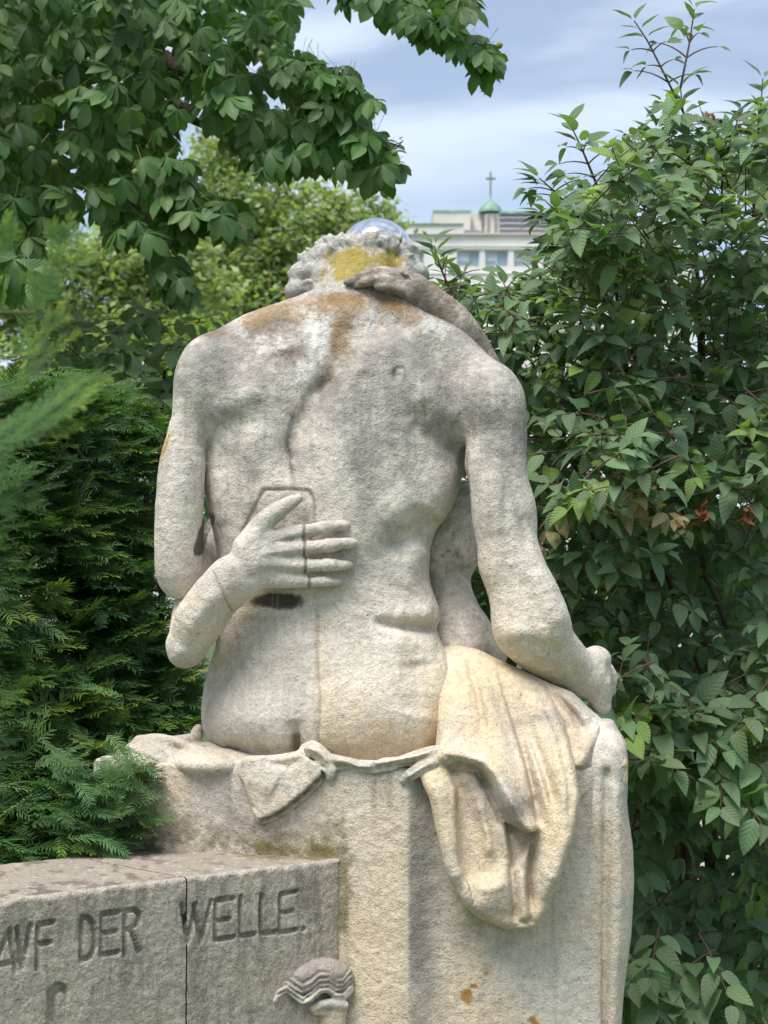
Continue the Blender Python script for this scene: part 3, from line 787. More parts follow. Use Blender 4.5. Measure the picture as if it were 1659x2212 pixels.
def build_seat_cloth(h):
    f = Field((-600, -210, -430), (200, 260, -190), h)
    # mound of cloth lying on the left of the bench
    f.ell(q3(335, 1640, 135), (72, 70, 58), 14); f.ell(q3(300, 1645, 120), (46, 60, 40), 12); f.ell(q3(410, 1648, 110), (80, 60, 30), 16)
    f.ell(q3(470, 1650, 80), (90, 90, 34), 16); f.ell(q3(560, 1655, 60), (80, 60, 24), 14); f.ell(q3(225, 1650, 150), (60, 50, 22), 12); f.ell(q3(445, 1632, 140), (48, 80, 30), 12)
    f.chain([(300, 1600, 110, 12), (370, 1598, 100, 10), (430, 1622, 80, 9)], 12)
    f.chain([(428, 1575, 210, 12), (422, 1595, 205, 16), (416, 1620, 195, 22)], 12)
    f.chain([(380, 1604, 160, 16), (410, 1600, 180, 16)], 10)
    # crumpled hem along the edge of the seat
    hem = [(660, 1622, 13), (678, 1618, 15), (700, 1634, 13), (718, 1648, 12), (745, 1652, 11), (770, 1660, 10), (800, 1662, 10), (830, 1652, 11), (860, 1650, 11), (890, 1640, 12), (920, 1630, 12), (948, 1626, 13), (968, 1634, 15)]
    pts = [(u, v, (ped_d(u) if u < 880 else -135 + (u - 880) * 0.14) - 2, r) for u, v, r in hem]
    f.chain([(u, v - 4, d + 42, r) for u, v, d, r in pts], 18)
    def hem_front(X, Z):
        u = X + 829.5
        return np.where(u < 880, -135.0 + (880 - u) * math.tan(PED_A) * 0.97, -135 + (u - 880) * 0.14) - 7 - 7 * np.exp(-((u - 690) / 40) ** 2) - 6 * np.exp(-((u - 930) / 40) ** 2)
    def hem_rel(r):
        r.stroke([(655, 1612), (690, 1622), (712, 1650)], 6, 9); r.stroke([(668, 1630), (695, 1640), (705, 1662)], 5, -8); r.stroke([(715, 1640), (745, 1642), (775, 1652), (815, 1652)], 6, 8, wr=4)
        r.stroke([(720, 1652), (750, 1654), (780, 1662)], 5, -7); r.stroke([(800, 1648), (840, 1640), (885, 1630), (940, 1616)], 7, 9, wr=4); r.stroke([(850, 1655), (890, 1646), (930, 1630)], 5, -9)
        r.stroke([(875, 1675), (905, 1655), (945, 1634)], 6, 10, wr=4); r.stroke([(690, 1655), (705, 1668)], 5, 7)
    sheet(f, [(654, 1618), (668, 1606), (690, 1610), (714, 1628), (742, 1633), (775, 1640), (815, 1640), (850, 1632), (900, 1622), (945, 1610), (965, 1620), (985, 1640), (960, 1652), (925, 1662), (898, 1676), (872, 1690), (862, 1684), (878, 1666),
              (905, 1648), (880, 1650), (850, 1660), (815, 1668), (785, 1668), (765, 1662), (742, 1662), (725, 1660), (722, 1676), (708, 1682), (698, 1664), (680, 1640), (662, 1632)], hem_front, 30, 4.5, hem_rel, k=5, d=-70)
    f.chain([(700, 1640, ped_d(700) - 8, 9), (718, 1664, ped_d(718) - 10, 9), (712, 1680, ped_d(712) - 4, 8)], 6)
    f.chain([(930, 1634, -135, 11), (905, 1655, -142, 10), (880, 1672, -140, 8), (868, 1684, -134, 6)], 6)
    f.chain([(960, 1632, -130, 14), (930, 1652, -140, 13), (905, 1668, -140, 10)], 6)
    f.chain([(540, 1648, ped_d(540) + 26, 16), (600, 1646, ped_d(600) + 26, 16), (655, 1636, ped_d(655) + 26, 16)], 10)
    # corner flap hanging over the front, with the thinner layer that shows along its lower edge
    def front(X, Z):
        u = X + 829.5
        return -135.0 + (880 - u) * math.tan(PED_A) * 0.97 - 26
    def rel(r):
        r.stroke([(535, 1660), (580, 1690), (600, 1700)], 30, 7)
        r.stroke([(515, 1690), (545, 1752)], 10, -6)
        r.stroke([(560, 1640), (620, 1650), (650, 1640)], 8, -4)
        r.stroke([(530, 1735), (556, 1746)], 5, -6)
    sheet(f, [(512, 1650), (528, 1638), (570, 1632), (600, 1637), (650, 1622), (690, 1648), (698, 1668), (660, 1706), (612, 1746), (580, 1762), (558, 1768), (545, 1748), (530, 1702), (513, 1670)],
          front, 46, 5, rel, k=4, d=-20)
    sheet(f, [(540, 1660), (690, 1640), (702, 1672), (694, 1690), (668, 1716), (622, 1754), (590, 1772), (562, 1782), (548, 1766)], lambda X, Z: front(X, Z) + 15, 30, 3, None, k=2, d=-20)
    return f

def paint_drapery(V):
    p = Paint(V, 'warm'); n1 = p.n(160, 81); n2 = p.n(45, 82); n3 = p.n(13, 83)
    p.mix('pale', 0.65 * sstep(-0.5, 0.5, n1 + 0.4 * n2))
    p.mix('grey', 0.7 * sstep(-0.2, 0.5, n2 + 0.3) * np.maximum.reduce([p.blob(1190, 1540, 130, 60), p.blob(1290, 1640, 60, 60), 0.9 * p.blob(1030, 1700, 60, 80), p.blob(1050, 1940, 70, 50), p.blob(1120, 1770, 50, 50)]))
    p.mix((0.33, 0.28, 0.26), 0.6 * p.patchy(np.maximum(p.blob(1035, 1730, 40, 70), p.blob(1110, 1740, 40, 60)), 30, 85))
    p.mix('warm', 0.6 * np.maximum.reduce([p.blob(1050, 1560, 50, 100), p.blob(1200, 1700, 40, 130), p.blob(965, 1720, 25, 90)]))
    p.mix('white', 0.45 * p.patchy(np.maximum.reduce([p.blob(1020, 1640, 70, 20), p.blob(1085, 1710, 25, 50), p.blob(1300, 1565, 50, 30)]), 14, 86))
    p.mix('dark', 0.3 * sstep(0.25, 0.7, n3))
    return p.C
def paint_leg(V):
    p = Paint(V, 'pale'); n1 = p.n(160, 91); n2 = p.n(50, 92); n3 = p.n(14, 93)
    p.mix('warm', 0.7 * sstep(-0.4, 0.5, n1) * sstep(1650, 1900, p.v)); p.mix('grey', 0.6 * sstep(-0.3, 0.5, n2) * sstep(1950, 1600, p.v)); p.mix('dark', 0.2 * sstep(0.3, 0.7, n3))
    return p.C
def paint_pedestal(V):
    p = Paint(V, 'pale'); n1 = p.n(170, 101); n2 = p.n(55, 102); n3 = p.n(15, 103)
    p.mix('warm', 0.75 * sstep(-0.3, 0.5, n1 + 0.3 * n2))
    p.mix('warm', 0.7 * np.maximum(p.blob(830, 1900, 60, 300), p.blob(1010, 2080, 60, 200)))
    p.mix((0.62, 0.53, 0.40), 0.6 * sstep(49, 40, p.V[:, 0]) * sstep(-60, 20, p.V[:, 0]) * sstep(1690, 1760, p.v))  # left face painted lighter beside the corner, as its lit side
    p.mix((0.22, 0.205, 0.19), 0.95 * p.blob(900, 1930, 52, 330) * sstep(47, 56, p.V[:, 0]) * sstep(-0.9, 0.2, n2))  # grey stain, deepened along the corner so that side reads as shaded
    p.mix((0.30, 0.275, 0.25), 0.8 * np.maximum.reduce([0.5 * p.blob(928, 1900, 42, 280), p.blob(1050, 2020, 80, 50), p.blob(1270, 1720, 30, 90), 0.8 * p.blob(480, 1760, 200, 60)]) * sstep(-0.7, 0.3, n2))  # grey patches; the one beneath the hanging cloth paints its shadow
    p.mix((0.20, 0.17, 0.115), 0.85 * sstep(1735, 1832, p.v + 12 * n2) * sstep(745, 700, p.u) * sstep(-0.9, 0.2, n3 + n2))
    p.mix('moss', 0.7 * p.patchy(np.maximum.reduce([p.line([(560, 1835), (690, 1838), (745, 1860)], 26), p.line([(740, 1830), (748, 1940), (742, 2000)], 20), 0.8 * p.blob(735, 1800, 40, 60)]), 18, 104))
    p.mix('moss', 0.35 * p.patchy(p.blob(560, 1815, 240, 26), 14, 105))
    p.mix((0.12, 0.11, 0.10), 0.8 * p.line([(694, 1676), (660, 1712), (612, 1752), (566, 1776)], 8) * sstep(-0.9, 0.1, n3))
    p.mix('dark', 0.5 * p.line([(556, 1772), (548, 1800)], 6))
    st = vnoise(np.stack([p.V[:, 0], p.V[:, 1], p.V[:, 2] / 10.0], 1), 30, 107, 4, 0.75) * 1.7
    p.mix((0.27, 0.24, 0.20), 0.4 * sstep(0.0, 0.7, st) * sstep(1850, 1700, p.v)); p.mix((0.30, 0.27, 0.24), 0.25 * sstep(0.2, 0.7, st))
    p.mix('white', 0.35 * sstep(1662, 1648, p.v) * sstep(-0.2, 0.5, n3))
    for c in ((1008, 2150, 15, 22, 20), (1022, 2130, 10, 8, 0), (1052, 2010 + 92, 4, 10, -30), (1155, 2212, 9, 16, 30)):
        p.mix((0.34, 0.17, 0.035), 0.9 * sstep(0.35, 0.6, p.blob(*c) + 0.3 * n3))
    p.mix('dark', 0.22 * sstep(0.2, 0.8, vnoise(p.V, 14, 106, 3, 0.9) * 1.6))
    return p.C
def paint_cloth(V):
    p = Paint(V, 'pale'); n2 = p.n(40, 112); n3 = p.n(12, 113)
    p.mix('warm', 0.5 * sstep(-0.3, 0.5, n2)); p.mix('grey', 0.5 * sstep(0.0, 0.6, p.n(60, 114)))
    p.mix('dark', 0.4 * sstep(0.15, 0.6, n3)); p.mix('white', 0.4 * sstep(0.2, 0.6, p.n(20, 115)))
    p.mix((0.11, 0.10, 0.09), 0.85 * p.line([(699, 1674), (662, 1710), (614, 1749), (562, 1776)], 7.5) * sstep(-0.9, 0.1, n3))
    p.mix((0.26, 0.24, 0.17), 0.5 * p.blob(310, 1600, 70, 25))
    return p.C

# ---- stone material: the colour attribute carries weathering and some painted shading, the nodes add grain
def stone_mat(name, grain=1.0, bump=1.0, speck=0.17):
    m = bpy.data.materials.new(name); m.use_nodes = True
    N, L = m.node_tree.nodes, m.node_tree.links
    bs = N['Principled BSDF']
    bs.inputs['Roughness'].default_value = 0.92
    bs.inputs['Specular IOR Level'].default_value = 0.15
    tc = N.new('ShaderNodeNewGeometry')
    att = N.new('ShaderNodeAttribute'); att.attribute_name = 'Col'
    def noise(sc, det, rough=0.6):
        n = N.new('ShaderNodeTexNoise'); n.inputs['Scale'].default_value = sc; n.inputs['Detail'].default_value = det; n.inputs['Roughness'].default_value = rough
        L.new(tc.outputs['Position'], n.inputs['Vector']); return n
    def rng(src, a, b, c, d):
        r = N.new('ShaderNodeMapRange'); r.inputs['From Min'].default_value = a; r.inputs['From Max'].default_value = b
        r.inputs['To Min'].default_value = c; r.inputs['To Max'].default_value = d; L.new(src, r.inputs['Value']); return r.outputs['Result']
    n1 = noise(310 * grain, 4, 0.66); n2 = noise(70, 4); n3 = noise(520 * grain, 1)
    def mul(a, b, fac=1.0):
        x = N.new('ShaderNodeMix'); x.data_type = 'RGBA'; x.blend_type = 'MULTIPLY'; x.inputs[0].default_value = fac
        L.new(a, x.inputs[6]); L.new(b, x.inputs[7]); return x.outputs[2]
    c = mul(att.outputs['Color'], rng(n1.outputs['Fac'], 0.34, 0.60, 1 - speck, 1.15))
    c = mul(c, rng(n2.outputs['Fac'], 0.3, 0.7, 0.86, 1.12))
    # isolated dark pits
    vo = N.new('ShaderNodeTexVoronoi'); vo.inputs['Scale'].default_value = 95 * grain; vo.inputs['Randomness'].default_value = 1
    L.new(tc.outputs['Position'], vo.inputs['Vector'])
    pit = rng(vo.outputs['Distance'], 0.08, 0.22, 0.45, 1.0)
    c = mul(c, pit, 0.5)
    L.new(c, bs.inputs['Base Color'])
    b1 = N.new('ShaderNodeBump'); b1.inputs['Strength'].default_value = 0.9; b1.inputs['Distance'].default_value = 0.0042 * bump
    L.new(n1.outputs['Fac'], b1.inputs['Height'])
    L.new(rng(att.outputs['Alpha'], 0.0, 1.4, 0.0, 1.25), b1.inputs['Strength'])
    b2 = N.new('ShaderNodeBump'); b2.inputs['Strength'].default_value = 0.7; b2.inputs['Distance'].default_value = 0.007 * bump
    L.new(n2.outputs['Fac'], b2.inputs['Height']); L.new(b1.outputs['Normal'], b2.inputs['Normal'])
    b3 = N.new('ShaderNodeBump'); b3.inputs['Strength'].default_value = 0.5; b3.inputs['Distance'].default_value = 0.0015 * bump
    L.new(pit, b3.inputs['Height']); L.new(b2.outputs['Normal'], b3.inputs['Normal'])
    L.new(b3.outputs['Normal'], bs.inputs['Normal'])
    return m
M_STONE = stone_mat('weathered_sandstone')

statue = empty('statue', W(880, 2212, 3.1), label='weathered sandstone statue of a seated bare-backed man, head bowed, embraced from the front', cat='statue')
statue.location.z = 0.0
def solid(name, f, paint, relaxn=1, amp=0.0, parent=statue):
    V, Q = f.mesh()
    V = relax(V, Q, relaxn, 0.5)
    if amp:
        N = vnormals(V, Q)
        V = V + N * (amp * (vnoise(V, 22, 7, 2) + 0.8 * vnoise(V, 70, 8, 1)))[:, None]
    C = paint(V)
    if C.shape[1] == 3: C = np.concatenate([C, np.clip(0.72 + 0.7 * vnoise(V, 90, 19, 3), 0.15, 1.4)[:, None]], 1)
    return obj(name, mesh_np(name, to_world(V), [Q], mat=M_STONE, cols=C), parent)
HS = 3.6
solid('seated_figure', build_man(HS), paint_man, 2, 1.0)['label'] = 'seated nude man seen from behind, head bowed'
solid('embracing_arm', build_companion(3.0), paint_companion, 2, 0.6)['label'] = 'forearm and spread hand of the other figure on the back'
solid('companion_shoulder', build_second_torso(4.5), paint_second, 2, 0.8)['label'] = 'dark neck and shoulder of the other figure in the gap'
solid('nape_hand', build_nape_hand(3.0), paint_nape, 1, 0.6)['label'] = 'hand of the other figure laid over the nape'
solid('drapery', build_drapery(HS), paint_drapery, 1, 0.7)['label'] = 'carved cloth over the thigh hanging down in folds'
solid('draped_leg', build_leg(5.0), paint_leg, 1, 0.8)
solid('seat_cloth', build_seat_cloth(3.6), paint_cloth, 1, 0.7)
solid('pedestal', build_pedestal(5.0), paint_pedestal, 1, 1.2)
print('statue built', round(time.time() - T0, 1))
# ================================================================== simple node materials
def flat_mat(name, col, rough=0.8, spec=0.3, var=None, scale=20, bump=0.0, metal=0.0):
    m = bpy.data.materials.new(name); m.use_nodes = True
    N, L = m.node_tree.nodes, m.node_tree.links; bs = N['Principled BSDF']
    bs.inputs['Roughness'].default_value = rough; bs.inputs['Specular IOR Level'].default_value = spec; bs.inputs['Metallic'].default_value = metal
    bs.inputs['Base Color'].default_value = (*col, 1)
    if var is not None:
        g = N.new('ShaderNodeNewGeometry'); n = N.new('ShaderNodeTexNoise'); n.inputs['Scale'].default_value = scale; n.inputs['Detail'].default_value = 5
        L.new(g.outputs['Position'], n.inputs['Vector'])
        x = N.new('ShaderNodeMix'); x.data_type = 'RGBA'; x.inputs[6].default_value = (*col, 1); x.inputs[7].default_value = (*var, 1)
        r = N.new('ShaderNodeMapRange'); r.inputs['From Min'].default_value = 0.35; r.inputs['From Max'].default_value = 0.65
        L.new(n.outputs['Fac'], r.inputs['Value']); L.new(r.outputs['Result'], x.inputs[0]); L.new(x.outputs[2], bs.inputs['Base Color'])
        if bump:
            b = N.new('ShaderNodeBump'); b.inputs['Distance'].default_value = bump; L.new(n.outputs['Fac'], b.inputs['Height']); L.new(b.outputs['Normal'], bs.inputs['Normal'])
    return m
class MB:
    def __init__(s): s.v = []; s.f = []
    def box(s, x0, x1, y0, y1, z0, z1, M=None):
        b = len(s.v)
        for z in (z0, z1):
            for x, y in ((x0, y0), (x1, y0), (x1, y1), (x0, y1)):
                p = Vector((x, y, z)); s.v.append(M @ p if M else p)
        s.f += [tuple(b + i for i in q) for q in ((3, 2, 1, 0), (4, 5, 6, 7), (0, 1, 5, 4), (1, 2, 6, 5), (2, 3, 7, 6), (3, 0, 4, 7))]
    def lathe(s, prof, c, n=24):
        b = len(s.v); m = len(prof)
        for i in range(n):
            a = 2 * math.pi * i / n
            for r, z in prof: s.v.append(Vector((c[0] + r * math.cos(a), c[1] + r * math.sin(a), c[2] + z)))
        for i in range(n):
            j = (i + 1) % n
            for k in range(m - 1): s.f.append((b + i * m + k, b + j * m + k, b + j * m + k + 1, b + i * m + k + 1))
    def build(s, name, mat, parent=None, smooth=False, **kw):
        me = bpy.data.meshes.new(name); me.from_pydata([tuple(p) for p in s.v], [], s.f); me.update()
        if smooth: me.polygons.foreach_set('use_smooth', np.ones(len(me.polygons), dtype=bool))
        me.materials.append(mat)
        return obj(name, me, parent, **kw)

# ================================================================== ground
M_GRASS = flat_mat('mown_grass', (0.06, 0.10, 0.03), 0.9, 0.2, (0.10, 0.13, 0.05), 6, 0.02)
M_PAVE = flat_mat('pale_gravel', (0.42, 0.39, 0.34), 0.9, 0.2, (0.33, 0.30, 0.26), 30, 0.005)
g = MB(); g.v = [Vector(p) for p in ((-700, -80, 0), (700, -80, 0), (700, 700, 0), (-700, 700, 0))]; g.f = [(0, 1, 2, 3)]
g.build('ground', M_GRASS, kind='structure')
g = MB(); g.v = [Vector(p) for p in ((-60, 9, .004), (60, 9, .004), (60, 17, .004), (-60, 17, .004))]; g.f = [(0, 1, 2, 3)]
g.build('path', M_PAVE, kind='structure')

# plinth under the monument
g = MB(); g.box(-0.58, 0.44, 2.80, 3.42, 0.0, 0.885)
pl = g.build('plinth', M_STONE, statue)
_a = pl.data.color_attributes.new('Col', 'FLOAT_COLOR', 'POINT'); _a.data.foreach_set('color', np.tile((0.5, 0.44, 0.35, 1.0), len(pl.data.vertices)))

# ================================================================== inscribed wall
WA = np.array([-92.0, -84.0]); WB = np.array([-689.0, -626.0])
WD = (WB - WA) / np.linalg.norm(WB - WA); WN = np.array([-WD[1], WD[0]])         # WN: outward normal of the front
if WN[1] > 0: WN = -WN
WTOP = -494.0; WTH = 405.0
def wall_s(u):
    t = (u - 829.5)
    # (WA.x + s*WD.x) = t * (1 + (WA.y + s*WD.y)/FOC)
    return (t * (1 + WA[1] / FOC) - WA[0]) / (WD[0] - t * WD[1] / FOC)
def wall_pt(u, v):
    s = wall_s(u); d = WA[1] + s * WD[1]
    return (s, (1350.0 - v) * (1 + d / FOC))
def z6(x, y): return wall_pt(x / 2.0, 1769.6 + y / 2.0)
LETTERS = [  # strokes in the 1500x800 study of the wall
    [(-28, 655), (42, 478)], [(42, 478), (70, 658)], [(-16, 634), (56, 616)],
    [(76, 470), (98, 638)], [(135, 460), (98, 638)],
    [(166, 456), (163, 646)], [(166, 456), (231, 445)], [(165, 545), (215, 532)],
    [(356, 424), (352, 612)], [(356, 424), (384, 428), (404, 455), (412, 500), (408, 556), (388, 596), (352, 612)],
    [(441, 412), (437, 588)], [(441, 412), (513, 402)], [(440, 496), (499, 484)], [(437, 588), (508, 573)],
    [(543, 396), (539, 588)], [(543, 396), (582, 392), (603, 412), (602, 438), (588, 458), (544, 484)], [(566, 476), (600, 574)],
    [(787, 368), (812, 532)], [(846, 368), (812, 532)], [(838, 372), (868, 532)], [(912, 354), (868, 532)],
    [(933, 352), (932, 524)], [(933, 352), (1009, 342)], [(933, 441), (989, 430)], [(932, 524), (1009, 508)],
    [(1041, 338), (1038, 506)], [(1038, 506), (1103, 496)],
    [(1131, 328), (1128, 496)], [(1128, 496), (1190, 486)],
    [(1212, 324), (1209, 490)], [(1212, 324), (1283, 312)], [(1211, 406), (1267, 396)], [(1209, 490), (1278, 477)],
    [(1311, 472), (1313, 476)]]
M_WALL = stone_mat('grey_weathered_limestone', grain=0.9, bump=1.25, speck=0.28)
s_joint = float(wall_s(402.5))
wall = empty('inscribed_wall', (float((WA[0] + 400 * WD[0]) * SC), 3.0 + float((WA[1] + 400 * WD[1]) * SC), 0),
             label='grey stone wall with carved capital letters, abutting the left of the pedestal', cat='wall')
def wall_block(name, s0, s1, hs, label):
    ns = int((s1 - s0) / hs) + 1
    S = np.linspace(s0, s1, ns)
    zb = -1000.0
    # profile: front from zb to top, round the edge, over the top, down the back
    rr = 9.0
    zf = np.arange(zb, WTOP - rr, 2.6)
    ang = np.linspace(0, np.pi / 2, 6)[1:]
    prof = [(0.0, z) for z in zf] + [(-rr + rr * math.cos(a), WTOP - rr + rr * math.sin(a)) for a in ang] \
        + [(-o, WTOP) for o in np.linspace(rr + 4, WTH, 90)] + [(-WTH - 3, WTOP - 6), (-WTH - 3, WTOP - 300)]
    prof = np.array(prof); npf = len(prof)
    SS, OO = np.meshgrid(S, prof[:, 0], indexing='ij'); _, ZZ = np.meshgrid(S, prof[:, 1], indexing='ij')
    front = np.zeros(npf, dtype=bool); front[:len(zf)] = True
    D = np.zeros_like(SS)
    Sf, Zf = SS[:, front], ZZ[:, front]
    dd = np.zeros_like(Sf)
    for st in LETTERS:
        pts = [z6(*p) for p in st]
        d, _, _ = pl_dist(Sf, Zf, pts)
        dd = np.maximum(dd, 13.5 * sstep(5.8, 3.2, d))
    fl = np.stack([Sf.ravel(), 0 * Sf.ravel(), Zf.ravel()], 1)
    dd = dd * (0.85 + 0.45 * vnoise(fl, 26, 24, 3)).reshape(dd.shape)
    # arched niche at the lower left
    a = [z6(250, 960), z6(250, 760)]
    d, _, _ = pl_dist(Sf, Zf, a); dd = np.maximum(dd, 15 * sstep(24, 18, d))
    a = [z6(272, 960), z6(268, 775)]
    d, _, _ = pl_dist(Sf, Zf, a); dd = dd - 11 * sstep(15, 8, d)
    D[:, front] = dd
    # joint edges worn back
    for e in (s0, s1):
        if abs(e - s_joint) < 1: D += 7 * np.exp(-np.abs(SS - e) / 4.0)
    if s0 < 1: D[:, front] += 5 * np.exp(-Sf / 5.0)
    flat = np.stack([SS.ravel(), OO.ravel() * 1.0, ZZ.ravel()], 1)
    nz = 1.1 * vnoise(flat, 9, 21, 2) + 1.8 * vnoise(flat, 40, 22, 2)
    D = D + nz.reshape(D.shape)
    # chipped arris
    edge = np.exp(-((np.arange(npf) - len(zf) - 2) / 4.0) ** 2)[None, :]
    ch = np.clip(vnoise(np.stack([SS[:, 0], 0 * SS[:, 0], 0 * SS[:, 0]], 1), 24, 23, 3), -0.2, 1)[:, None]
    topm = np.zeros(npf); topm[len(zf) + 5:len(zf) + 95] = 1
    X = WA[0] + SS * WD[0] + (OO - np.where(front, D, 3.5 * ch * edge)) * WN[0]
    Y = WA[1] + SS * WD[1] + (OO - np.where(front, D, 3.5 * ch * edge)) * WN[1]
    Z = ZZ - 3.5 * ch * edge + topm * (nz.reshape(D.shape) * 0.9)
    V = np.stack([X.ravel(), Y.ravel(), Z.ravel()], 1)
    i = np.arange(ns - 1)[:, None] * npf + np.arange(npf - 1)[None, :]
    Q = np.stack([i, i + npf, i + npf + 1, i + 1], -1).reshape(-1, 4)
    n = np.cross(V[Q[0, 1]] - V[Q[0, 0]], V[Q[0, 3]] - V[Q[0, 0]])
    if n[0] * WN[0] + n[1] * WN[1] < 0: Q = Q[:, ::-1]
    # end cap facing the joint
    p = Paint(V, (0, 0, 0)) if False else Paint(V, 'grey')
    n1 = p.n(120, 121); n2 = p.n(38, 122); n3 = p.n(11, 123)
    p.C[:] = (0.55, 0.485, 0.41)
    streak = vnoise(np.stack([flat[:, 0] / 1.0, flat[:, 1] * 0, flat[:, 2] / 7.0], 1), 16, 124, 3)
    p.mix((0.64, 0.55, 0.44), 0.9 * sstep(-0.15, 0.45, n1 + 0.5 * n2)); p.mix((0.25, 0.225, 0.20), 0.6 * sstep(-0.05, 0.45, streak + 0.5 * n2)); p.mix((0.30, 0.25, 0.235), 0.4 * sstep(0.1, 0.5, p.n(55, 129)))
    p.mix((0.50, 0.43, 0.33), 0.75 * np.maximum(p.blob(560, 2130, 110, 70), p.blob(300, 2190, 50, 60)) * sstep(-0.6, 0.3, n2))
    p.mix((0.50, 0.48, 0.44), 0.45 * sstep(0.2, 0.6, n3))
    rec = np.zeros_like(D); rec[:, front] = dd
    p.mix((0.14, 0.125, 0.11), 0.08 * sstep(3, 12, rec.ravel()))  # carved letters and niche slightly darkened in colour, painting shade in the recess
    top = np.tile(topm > 0, ns)
    st2 = vnoise(np.stack([p.u / 3.5, 0 * p.u, p.v], 1), 9, 125, 3)
    tc = np.tile(np.array((0.42, 0.37, 0.31), dtype=np.float32), (len(V), 1))
    def tmix(c, m):
        m = np.clip(m, 0, 1)[:, None]; tc[:] = tc * (1 - m) + np.array(c) * m
    tmix((0.47, 0.40, 0.31), 0.8 * sstep(-0.1, 0.4, n2)); tmix((0.16, 0.13, 0.115), 0.45 * sstep(0.05, 0.35, st2 + 0.25 * n1) * sstep(450, 250, p.u + 0.0 * p.v)); tmix((0.17, 0.14, 0.12), 0.5 * sstep(0.1, 0.5, st2))
    tmix((0.55, 0.5, 0.42), 0.8 * sstep(0.38, 0.55, vnoise(np.stack([p.u / 3.0, 0 * p.u, p.v], 1), 5, 126, 2)))
    tmix((0.20, 0.16, 0.04), 0.75 * p.patchy(p.line([(520, 1842), (640, 1846), (730, 1856)], 14), 12, 127))
    p.C[top] = tc[top]
    p.mix((0.50, 0.48, 0.44), 0.5 * np.tile(edge[0], ns) * sstep(-0.3, 0.4, n3))
    me = mesh_np(name, to_world(V), [Q], mat=M_WALL, cols=p.C)
    return obj(name, me, wall, label=label)
wall_block('stone_block', 0.0, s_joint - 1.6, 2.6, 'block carved with the letters of the last word')
wall_block('stone_block', s_joint + 1.6, 1060.0, 3.0, 'nearer block carved with the earlier letters')
g = MB()                                                         # mortar core, seen only in the joint, and the courses below
def wp(s, o, z): return Vector(to_world(np.array([[WA[0] + s * WD[0] + o * WN[0], WA[1] + s * WD[1] + o * WN[1], z]]))[0])
def wall_prism(s0, s1, o0, o1, z0, z1):
    b = len(g.v)
    for z in (z0, z1):
        for s, o in ((s0, o0), (s1, o0), (s1, o1), (s0, o1)): g.v.append(wp(s, o, z))
    g.f.extend([tuple(b + i for i in q) for q in ((3, 2, 1, 0), (4, 5, 6, 7), (0, 1, 5, 4), (1, 2, 6, 5), (2, 3, 7, 6), (3, 0, 4, 7))])
wall_prism(s_joint - 30, s_joint + 30, -14, -WTH + 6, -990, WTOP - 6)
wall_prism(-2, 1060, 0, -WTH, -2149, -1001)
mc = g.build('wall_core', M_WALL, wall)
_a = mc.data.color_attributes.new('Col', 'FLOAT_COLOR', 'POINT'); _a.data.foreach_set('color', np.tile((0.2, 0.185, 0.165, 1.0), len(mc.data.vertices)))

# carved wave-and-scroll bracket in the angle between wall and pedestal
def build_bracket(h):
    f = Field((-260, -260, -930), (-40, -20, -640), h)
    def at(u, v, o=0.0): return (u, v, -84 - (735 - u) * 0.55 - o)
    wave = [(592, 2160), (602, 2142), (622, 2134), (640, 2150), (656, 2163), (674, 2154), (692, 2138), (710, 2138), (726, 2152), (742, 2154), (756, 2140)]
    f.chain([(*at(u, v, 38), 7.5) for u, v in wave], 4)
    f.chain([(*at(606, 2128, 6), 22), (*at(640, 2116, 8), 32), (*at(690, 2104, 8), 36), (*at(730, 2112, 8), 34)], 12)
    f.chain([(*at(742, 2100, 20), 12), (*at(756, 2118, 22), 11), (*at(748, 2136, 26), 9), (*at(738, 2124, 30), 7)], 5)
    def grooves(r):
        for dv, w in ((-12, 3.2), (-22, 3.0), (-33, 3.4), (-45, 3.4)):
            r.stroke([(u, v + dv * (1.0 + 0.12 * math.sin(u * 0.05))) for u, v in wave], w, -4.0, taper=False)
            r.stroke([(u, v + (dv + 5.5)) for u, v in wave], 3.0, 3.0, taper=False)
    f.relief(grooves, (-260, -260, -930), (-40, -20, -640), -60, -120)
    # small scroll and stem below
    f.chain([(*at(676, 2178, 26), 9), (*at(694, 2170, 34), 10), (*at(716, 2168, 38), 11), (*at(742, 2172, 38), 11)], 5)
    f.chain([(*at(680, 2186, 24), 7), (*at(706, 2186, 30), 8), (*at(740, 2186, 32), 8)], 4)
    f.chain([(*at(716, 2190, 12), 30), (*at(716, 2280, 12), 30)], 8)
    f.chain([(*at(618, 2160, -16), 18), (*at(622, 2280, -22), 18)], 10)
    return f
def paint_bracket(V):
    p = Paint(V, 'pale'); n2 = p.n(30, 132); n3 = p.n(9, 133)
    p.mix((0.36, 0.30, 0.27), 0.8 * sstep(2150, 2110, p.v + 10 * n2)); p.mix('grey', 0.5 * sstep(-0.2, 0.5, n2)); p.mix('white', 0.5 * sstep(0.1, 0.5, n3) * sstep(2130, 2150, p.v)); p.mix('warm', 0.6 * sstep(2165, 2195, p.v)); p.mix('dark', 0.3 * sstep(0.2, 0.6, p.n(14, 134)))
    return p.C
solid('scroll_bracket', build_bracket(2.0), paint_bracket, 1, 0.4, parent=wall)['label'] = 'carved wave and scroll ornament in the corner'
print('wall built', round(time.time() - T0, 1))

